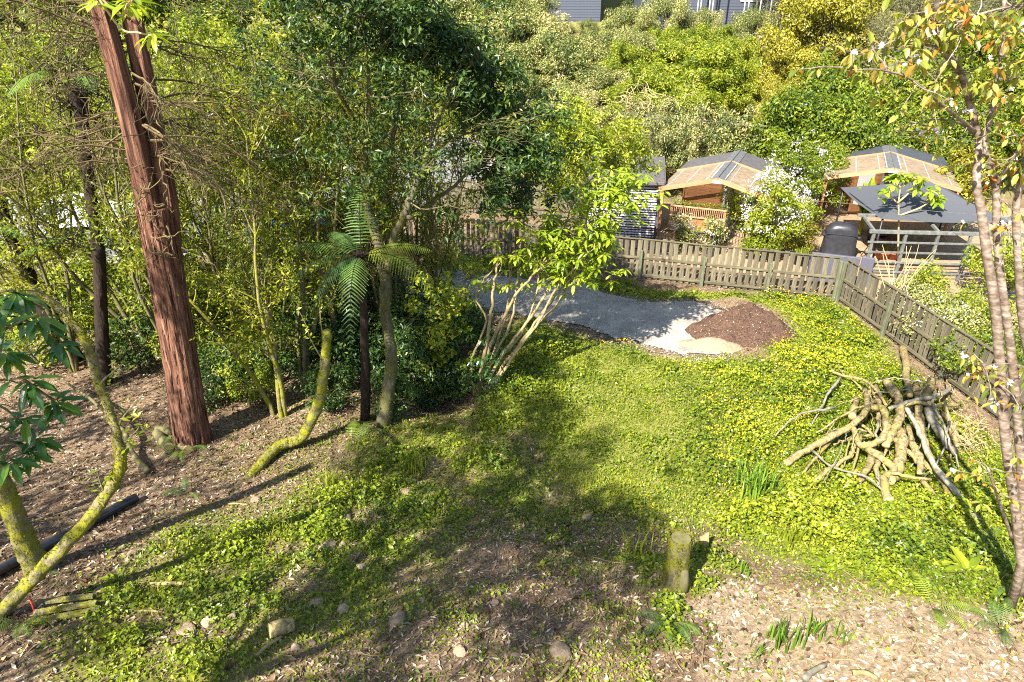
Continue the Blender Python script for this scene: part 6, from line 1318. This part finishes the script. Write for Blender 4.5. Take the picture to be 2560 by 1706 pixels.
d = norm(B-A); q = MB(); tube(q, [A, A+d*.02], .105, 14, .8); q.build('cut_end', M['cutwood'], t); q = MB(); tube(q, [B-d*.02, B], .095, 14, .6); q.build('far_end', M['cutwood'], t)
def rock_mesh(seed):
    n = 9; V = []; u = np.linspace(-1, 1, n); q = MB()
    for ax in range(3):
        for sg in (-1, 1):
            A_, B_ = np.meshgrid(u, u); P = np.zeros((n, n, 3)); P[..., ax] = sg; P[..., (ax+1) % 3] = A_*sg; P[..., (ax+2) % 3] = B_
            P = P/np.linalg.norm(P, axis=-1, keepdims=True); r = 1+.45*(fbm(P[..., 0]*1.3+P[..., 2]+9, P[..., 1]*1.3-P[..., 2]*.7+9, seed)-.5)+.16*(fbm(P[..., 0]*5+P[..., 2]*3+9, P[..., 1]*5+9, seed+4)-.5); P = P*r[..., None]*np.array([1, .8, .62])
            r2 = np.random.default_rng(seed+50)
            for c_ in range(5):
                nn = norm(r2.normal(size=3)); dd = (P*nn).sum(-1); P = P-nn*np.maximum(dd-.62, 0)[..., None]*.85
            ii = np.arange(n-1)[:, None]*n+np.arange(n-1)[None]; q.add(P.reshape(-1, 3), np.stack([ii, ii+1, ii+n+1, ii+n], -1).reshape(-1, 4))
    me = q.mesh('rock', M['rock'], False); return me
RM = [rock_mesh(s) for s in (1, 2, 3, 4)]
RK = [(857,1302,.16,'large pale rock on the ground cover left of centre'),(821,1368,.17,'reddish brown rock below the large pale rock'),(857,1364,.085,'small brown rock beside the reddish brown rock'),(1014,1230,.13,'brown rock half hidden in ground cover'),(1046,1344,.09,None),(906,1423,.12,None),(992,1553,.15,'angular pale rock near the bottom centre'),(791,1506,.14,'mossy tan rock above the log chunk'),(857,1524,.11,None),(1235,1506,.075,None),(1176,1403,.075,None),(1147,1628,.11,None),(1163,1567,.085,None),(1181,1232,.085,None),(1466,1297,.12,'dark brown rock at the edge of the shade'),(1398,1632,.17,'long pale lump of rotten wood and stone at the bottom'),(1781,1272,.08,None),(1321,1196,.07,None),(520,1555,.14,'grey rock half buried in the ground cover at lower left'),(465,1580,.15,None),(578,1548,.10,None),(330,1395,.16,'mossy rock by the ground cover on the left'),(250,1480,.13,None),(1540,1165,.05,None),(1660,1068,.05,None),(1700,1065,.05,None),(2380,1270,.13,'tan rock beside the trailing branches'),(2240,960,.09,None),(2130,920,.08,None),(2200,925,.09,None),(2340,1565,.07,'bright white stone on the bare soil'),(640,1250,.12,None),(780,1610,.07,None),(740,1620,.08,None),(1290,1640,.07,None),(1560,1600,.06,None),(2060,1620,.06,None),(2170,1590,.05,None),(2260,1600,.05,None),(1950,1640,.06,None),(1100,1260,.06,None),(930,1460,.07,None),(1060,1500,.08,None)]
for k, (px, py, s, lab) in enumerate(RK):
    p = gp(px, py); tag(link('rock', RM[k % 4], None, (p[0], p[1], p[2]+s*.02), (random.uniform(-.3, .3), random.uniform(-.3, .3), random.uniform(0, 6.28)), (s*random.uniform(.9, 1.25), s, s*random.uniform(.55, 1.0))), lab or 'small tan stone lying in the litter', 'rock', 'stones scattered on the ground')

# ---------------------------------------------------------------- strap-leaved clumps and broad weeds
def strap(px, py, n, hh, wd, label, leafm='iris', sp_=.12, lean=.55):
    p = gp(px, py); t = thing('strap_leaf_clump', label, 'plant', p, 0, 'strap leaved clumps'); q = MB(); PP = p+np.stack([rng.normal(0, sp_, n), rng.normal(0, sp_, n), np.zeros(n)], 1); blades(q, PP, hh*(.6+.5*rng.random(n)), wd, lean, np.clip(.5+.2*rng.normal(size=n), 0, 1)); q.build('leaves', M[leafm], t)
strap(1890,1235,110,.75,.035,'large clump of strap leaves beside the branch heap','iris',.20,.7)
strap(1955,1610,46,.42,.03,'upright clump of blue green bulb leaves on bare soil','iris',.12,.35)
strap(2040,1590,22,.38,.03,'second bulb leaf clump on bare soil','iris',.07,.5)
strap(2105,1600,14,.34,.028,'small third bulb leaf clump on bare soil','iris',.05,.5)
strap(1895,1640,12,.30,.028,'few bulb leaves left of the upright clump','iris',.06,.5)
strap(1860,1440,10,.3,.028,'sparse strap leaves at the edge of the ground cover','iris',.05,.6)
strap(830,1215,40,.45,.02,'dark grassy tuft on the bank','grass',.1,.8); strap(1040,1180,46,.5,.022,'grassy tuft in the shaded ground cover','grass',.14,.8); strap(1590,1380,40,.42,.02,'grass tuft left of the tall stump','grass',.12,.8); strap(2110,1075,50,.5,.02,'grass tuft left of the branch heap','grass',.15,.7)
strap(700,1330,24,.35,.02,'thin grass tuft above the brown rocks','grass',.12,.8); strap(815,1350,12,.28,.02,'few grass blades behind the reddish brown rock','grass',.04,.7); strap(1980,1360,36,.4,.03,'pale broad grass tuft in the ground cover','grass',.12,.6)
for k, (px, py, s, lab) in enumerate(((2010,790,.32,'broad leaved weed near the fence corner'),(1950,850,.3,'broad leaved weed beside the mulch heap'),(2140,780,.28,'broad leaved weed by the side fence'),(2000,1030,.26,'pale broad leaved weed in the buttercups'),(2140,850,.3,'dock leaves close to the side fence'),(1560,725,.4,'large leaved weed at the edge of the driveway'),(2330,1420,.34,'broad leaved weed below the branch heap'),(2220,1440,.3,'broad leaved weed at the front of the ground cover'),(2420,1430,.36,'big pale dock leaf near the cherry stems'),(1000,1150,.24,'small leafy weed on the shaded bank'),(1890,1310,.26,'leafy weed with lobed leaves by the strap leaves'),(1620,975,.2,'low broad leaf in the short grass'),(2070,1420,.26,'lobed leaf weed with yellow flowers'),(1350,1420,.14,'small leafy seedling on the chips'),(290,1450,.2,'leafy seedling under the crooked tree'))):
    p = gp(px, py); t = thing('broad_leaf_weed', lab, 'weed', p, 0, 'broad leaved weeds'); q = MB(); n = int(rng.integers(6, 10)); a = np.arange(n)*6.28/n+rng.random(n); A = np.stack([np.cos(a), np.sin(a), .5+.5*rng.random(n)], 1); bigleaves(q, np.tile(p, (n, 1)), A, np.tile([0, 0, 1.], (n, 1))-A*.3, s*(.7+.5*rng.random(n)), .42, .5, np.clip(.6+.15*rng.normal(size=n), 0, 1)); build_leaves(q, M['cover'], t)

# ---------------------------------------------------------------- ground cover, grass, flowers, litter
def scatter(n, x0, x1, y0, y1): x = x0+(x1-x0)*rng.random(n); y = y0+(y1-y0)*rng.random(n); return x, y
x, y = scatter(520000, -9.5, 13, 4.2, 24.5)
dn = np.maximum(cover_density(x, y), sparse_cover_fast(x, y)); behind = (x > 10.5+(20.6-y)*.106)
k = (rng.random(len(x)) < dn*.95) & ~behind & ~inside(DRIVE, x, y)
x, y = x[k], y[k]; lush = cover_density(x, y); n = len(x); mound = sstep(.35, .75, fbm(x*1.5, y*1.5, 33, 4)); hgt = (.015+rng.random(n)**1.2*np.clip(lush, .25, 1)*(.06+.24*mound))
P = np.stack([x, y, height(x, y)+hgt], 1); q = MB(); tn = np.clip(.40+.8*(fbm(x*.9, y*.9, 60)-.5)+.20*rng.normal(size=n)+.5*hgt, 0, 1)
leaves(q, P, rdir(n)*.85+np.array([0, 0, 1]), (.038+.020*lush)*(.6+1.0*rng.random(n)**2+.45*mound), .72, tn, .1); tag(q.build('ground_cover', M['cover']), 'low leafy ground cover spreading over the lawn and bank', 'ground cover', kind='stuff')
x, y = scatter(300000, -9, 13, 4.2, 23.5); lawn = soft(LAWN, x, y, .5, 1.2, 1); pt_ = soft(PATCH, x, y, .7, .9, 3); th_ = soft(THIN, x, y, .5, 1, 2); n1 = fbm(x*1.7, y*1.7, 81)
k = (rng.random(len(x)) < np.where(th_, .55*sstep(.3, .55, n1)+.12, np.where(lawn, .16+.5*sstep(.5, .7, n1), np.where(pt_, .30*sstep(.4, .6, n1), .10*sstep(.45, .7, n1)*sstep(-7, -3, x))))) & ~inside(DRIVE, x, y) & ~(x > 10.5+(20.6-y)*.106) & ~soft(BARE, x, y, .3, 1, 8)
x, y = x[k], y[k]; n = len(x); q = MB(); blades(q, np.stack([x, y, height(x, y)-.005], 1), .05+.12*rng.random(n)**1.5, .011, .9, np.clip(.5+.22*rng.normal(size=n), 0, 1)); tag(q.build('lawn_grass', M['grass']), 'short grass blades of the lawn', 'grass', kind='stuff')
x, y = scatter(14000, 2.5, 12.5, 8, 21.5); n1 = fbm(x*.8, y*.8, 91); k = soft(LAWN, x, y, .4, 1.2, 1) & ~soft(THIN, x, y, .8, 1, 2) & (rng.random(len(x)) < sstep(.35, .62, n1)*sstep(9.5, 13, y)*.9+.06) & ~(x > 10.4+(20.6-y)*.106); x, y = x[k], y[k]; n = len(x); q = MB()
P = np.stack([x, y, height(x, y)+.10+.20*sstep(.35, .75, fbm(x*1.5, y*1.5, 33, 4))+.05*rng.random(n)], 1)
for a in (0, 1): leaves(q, P+rng.normal(0, .004, (n, 3)), rdir(n)*.5+np.array([0, -.2, 1]), .028, .9, rng.random(n), 0)
tag(q.build('buttercup_flowers', M['yellow']), 'yellow buttercup flowers sprinkled over the lawn', 'flowers', kind='stuff')
x, y = scatter(210000, -15, 11, 4.0, 24); cd0 = cover_density(x, y); k = (rng.random(len(x)) < np.clip(.75-cd0*.9, 0, 1)*np.where(y > 16, .4, 1)) & ~inside(DRIVE, x, y) & ~soft(LAWN, x, y, -.0, 1, 1); x, y = x[k], y[k]; n = len(x); q = MB()
br = soft(BARE, x, y, .3, 1, 8); P = np.stack([x, y, height(x, y)+.006+.02*rng.random(n)], 1); leaves(q, P, rdir(n)*.28+np.array([0, 0, 1]), .03+.10*rng.random(n)**2.2, .30, np.clip(rng.random(n)**1.5*.95+.05*br, 0, 1), 0, .1); tag(q.build('wood_chip_litter', M['chip']), 'scattered wood chips and dry leaves on the soil', 'wood chips', kind='stuff')
x, y = scatter(16000, -14, 10.5, 4.0, 20); k = (rng.random(len(x)) < (.25+.75*fbm(x*1.2, y*1.2, 55))*(1-.7*np.clip(cover_density(x, y), 0, 1))) & ~inside(DRIVE, x, y) & ~inside(LAWN, x, y); x, y = x[k], y[k]; n = len(x); q = MB()
leaves(q, np.stack([x, y, height(x, y)+.015+.02*rng.random(n)], 1), rdir(n)*.45+np.array([0, 0, 1]), .07+.05*rng.random(n), .5, rng.random(n), 0, .6); tag(q.build('dry_leaf_litter', M['drylitter']), 'curled dry brown leaves lying among the chips', 'leaf litter', kind='stuff')
q = MB()
for k in range(900):
    x_, y_ = rng.uniform(-11, 10), rng.uniform(4.6, 15)
    if cover_density(np.array([x_]), np.array([y_]))[0] > .5: continue
    g = hz(x_, y_); a = rng.random()*6.28; tube(q, path((x_, y_, g+.025), (math.cos(a), math.sin(a), 0), rng.uniform(.12, .6), 4, .12)*np.array([1, 1, 0])+np.array([0, 0, g+.025]), np.linspace(.008, .003, 5), 4, .3+.7*rng.random(), cap=False)
tag(q.build('twig_litter', M['twig']), 'fine dry twigs strewn over the chips', 'twigs', kind='stuff')
x, y = scatter(2600, -3, 11, 4.2, 9); k = soft(BARE, x, y, .4, 1, 8) | (rng.random(len(x)) < .12); x, y = x[k], y[k]; q = MB()
for a, b_ in zip(x, y):
    s = .008+.022*rng.random()**2; v = norm(rng.normal(size=(1, 3)))[0]; th = rng.random()*6.28; c, s_ = math.cos(th), math.sin(th); box(q, (a, b_, hz(a, b_)+s*.3), (s*2.2, s*1.6, s*1.2), [[c, -s_, 0], [s_, c, 0], [0, 0, 1]], .4+.6*rng.random())
tag(q.build('pebbles', M['chip']), 'small pebbles and clods on the bare soil', 'pebbles', kind='stuff')
x, y = scatter(60000, -5, 8, 16, 26); e_ = blur(DRIVE, x, y, .55, .25, 1.5, 11); k = (e_ > .02) & (rng.random(len(x)) < np.where(e_ < .98, .6, .10)); x, y = x[k], y[k]; n = len(x); q = MB()
leaves(q, np.stack([x, y, height(x, y)+.04+.012*rng.random(n)], 1), rdir(n)*.5+np.array([0, 0, 1]), .022+.03*rng.random(n)**2, .8, .3+.6*rng.random(n), 0, .5)
M['stone'] = leafmat('loose_stone', [(0, (.10,.095,.085)), (.5, (.26,.245,.22)), (1, (.50,.47,.42))], trans=.0, rough=.9, spec=.1, var=.02)
q_o = q.build('loose_gravel', M['stone']); tag(q_o, 'loose gravel stones scattered along the driveway edges', 'gravel', kind='stuff')
# ---------------------------------------------------------------- single out look-alikes by their order across the view
ORD = ['first', 'second', 'third', 'fourth', 'fifth', 'sixth', 'seventh', 'eighth', 'ninth', 'tenth', 'eleventh', 'twelfth', 'thirteenth', 'fourteenth', 'fifteenth', 'sixteenth', 'seventeenth', 'eighteenth', 'nineteenth', 'twentieth', 'twenty-first', 'twenty-second', 'twenty-third', 'twenty-fourth', 'twenty-fifth', 'twenty-sixth', 'twenty-seventh', 'twenty-eighth', 'twenty-ninth', 'thirtieth', 'thirty-first', 'thirty-second', 'thirty-third', 'thirty-fourth', 'thirty-fifth', 'thirty-sixth', 'thirty-seventh', 'thirty-eighth', 'thirty-ninth', 'fortieth']
bylab = {}
for o in C.objects:
    if o.parent is None and o.get('label') and o.get('group'): bylab.setdefault(o['label'], []).append(o)
for lab, os_ in bylab.items():
    if len(os_) < 2: continue
    def sx(o): v = Vector(o.location)-cam.location; return v.x/(v.y*CT-v.z*ST)
    os_.sort(key=sx)
    for k, o in enumerate(os_):
        o['label'] = '%s, %s from the left' % (lab, ORD[k] if k < len(ORD) else 'last')
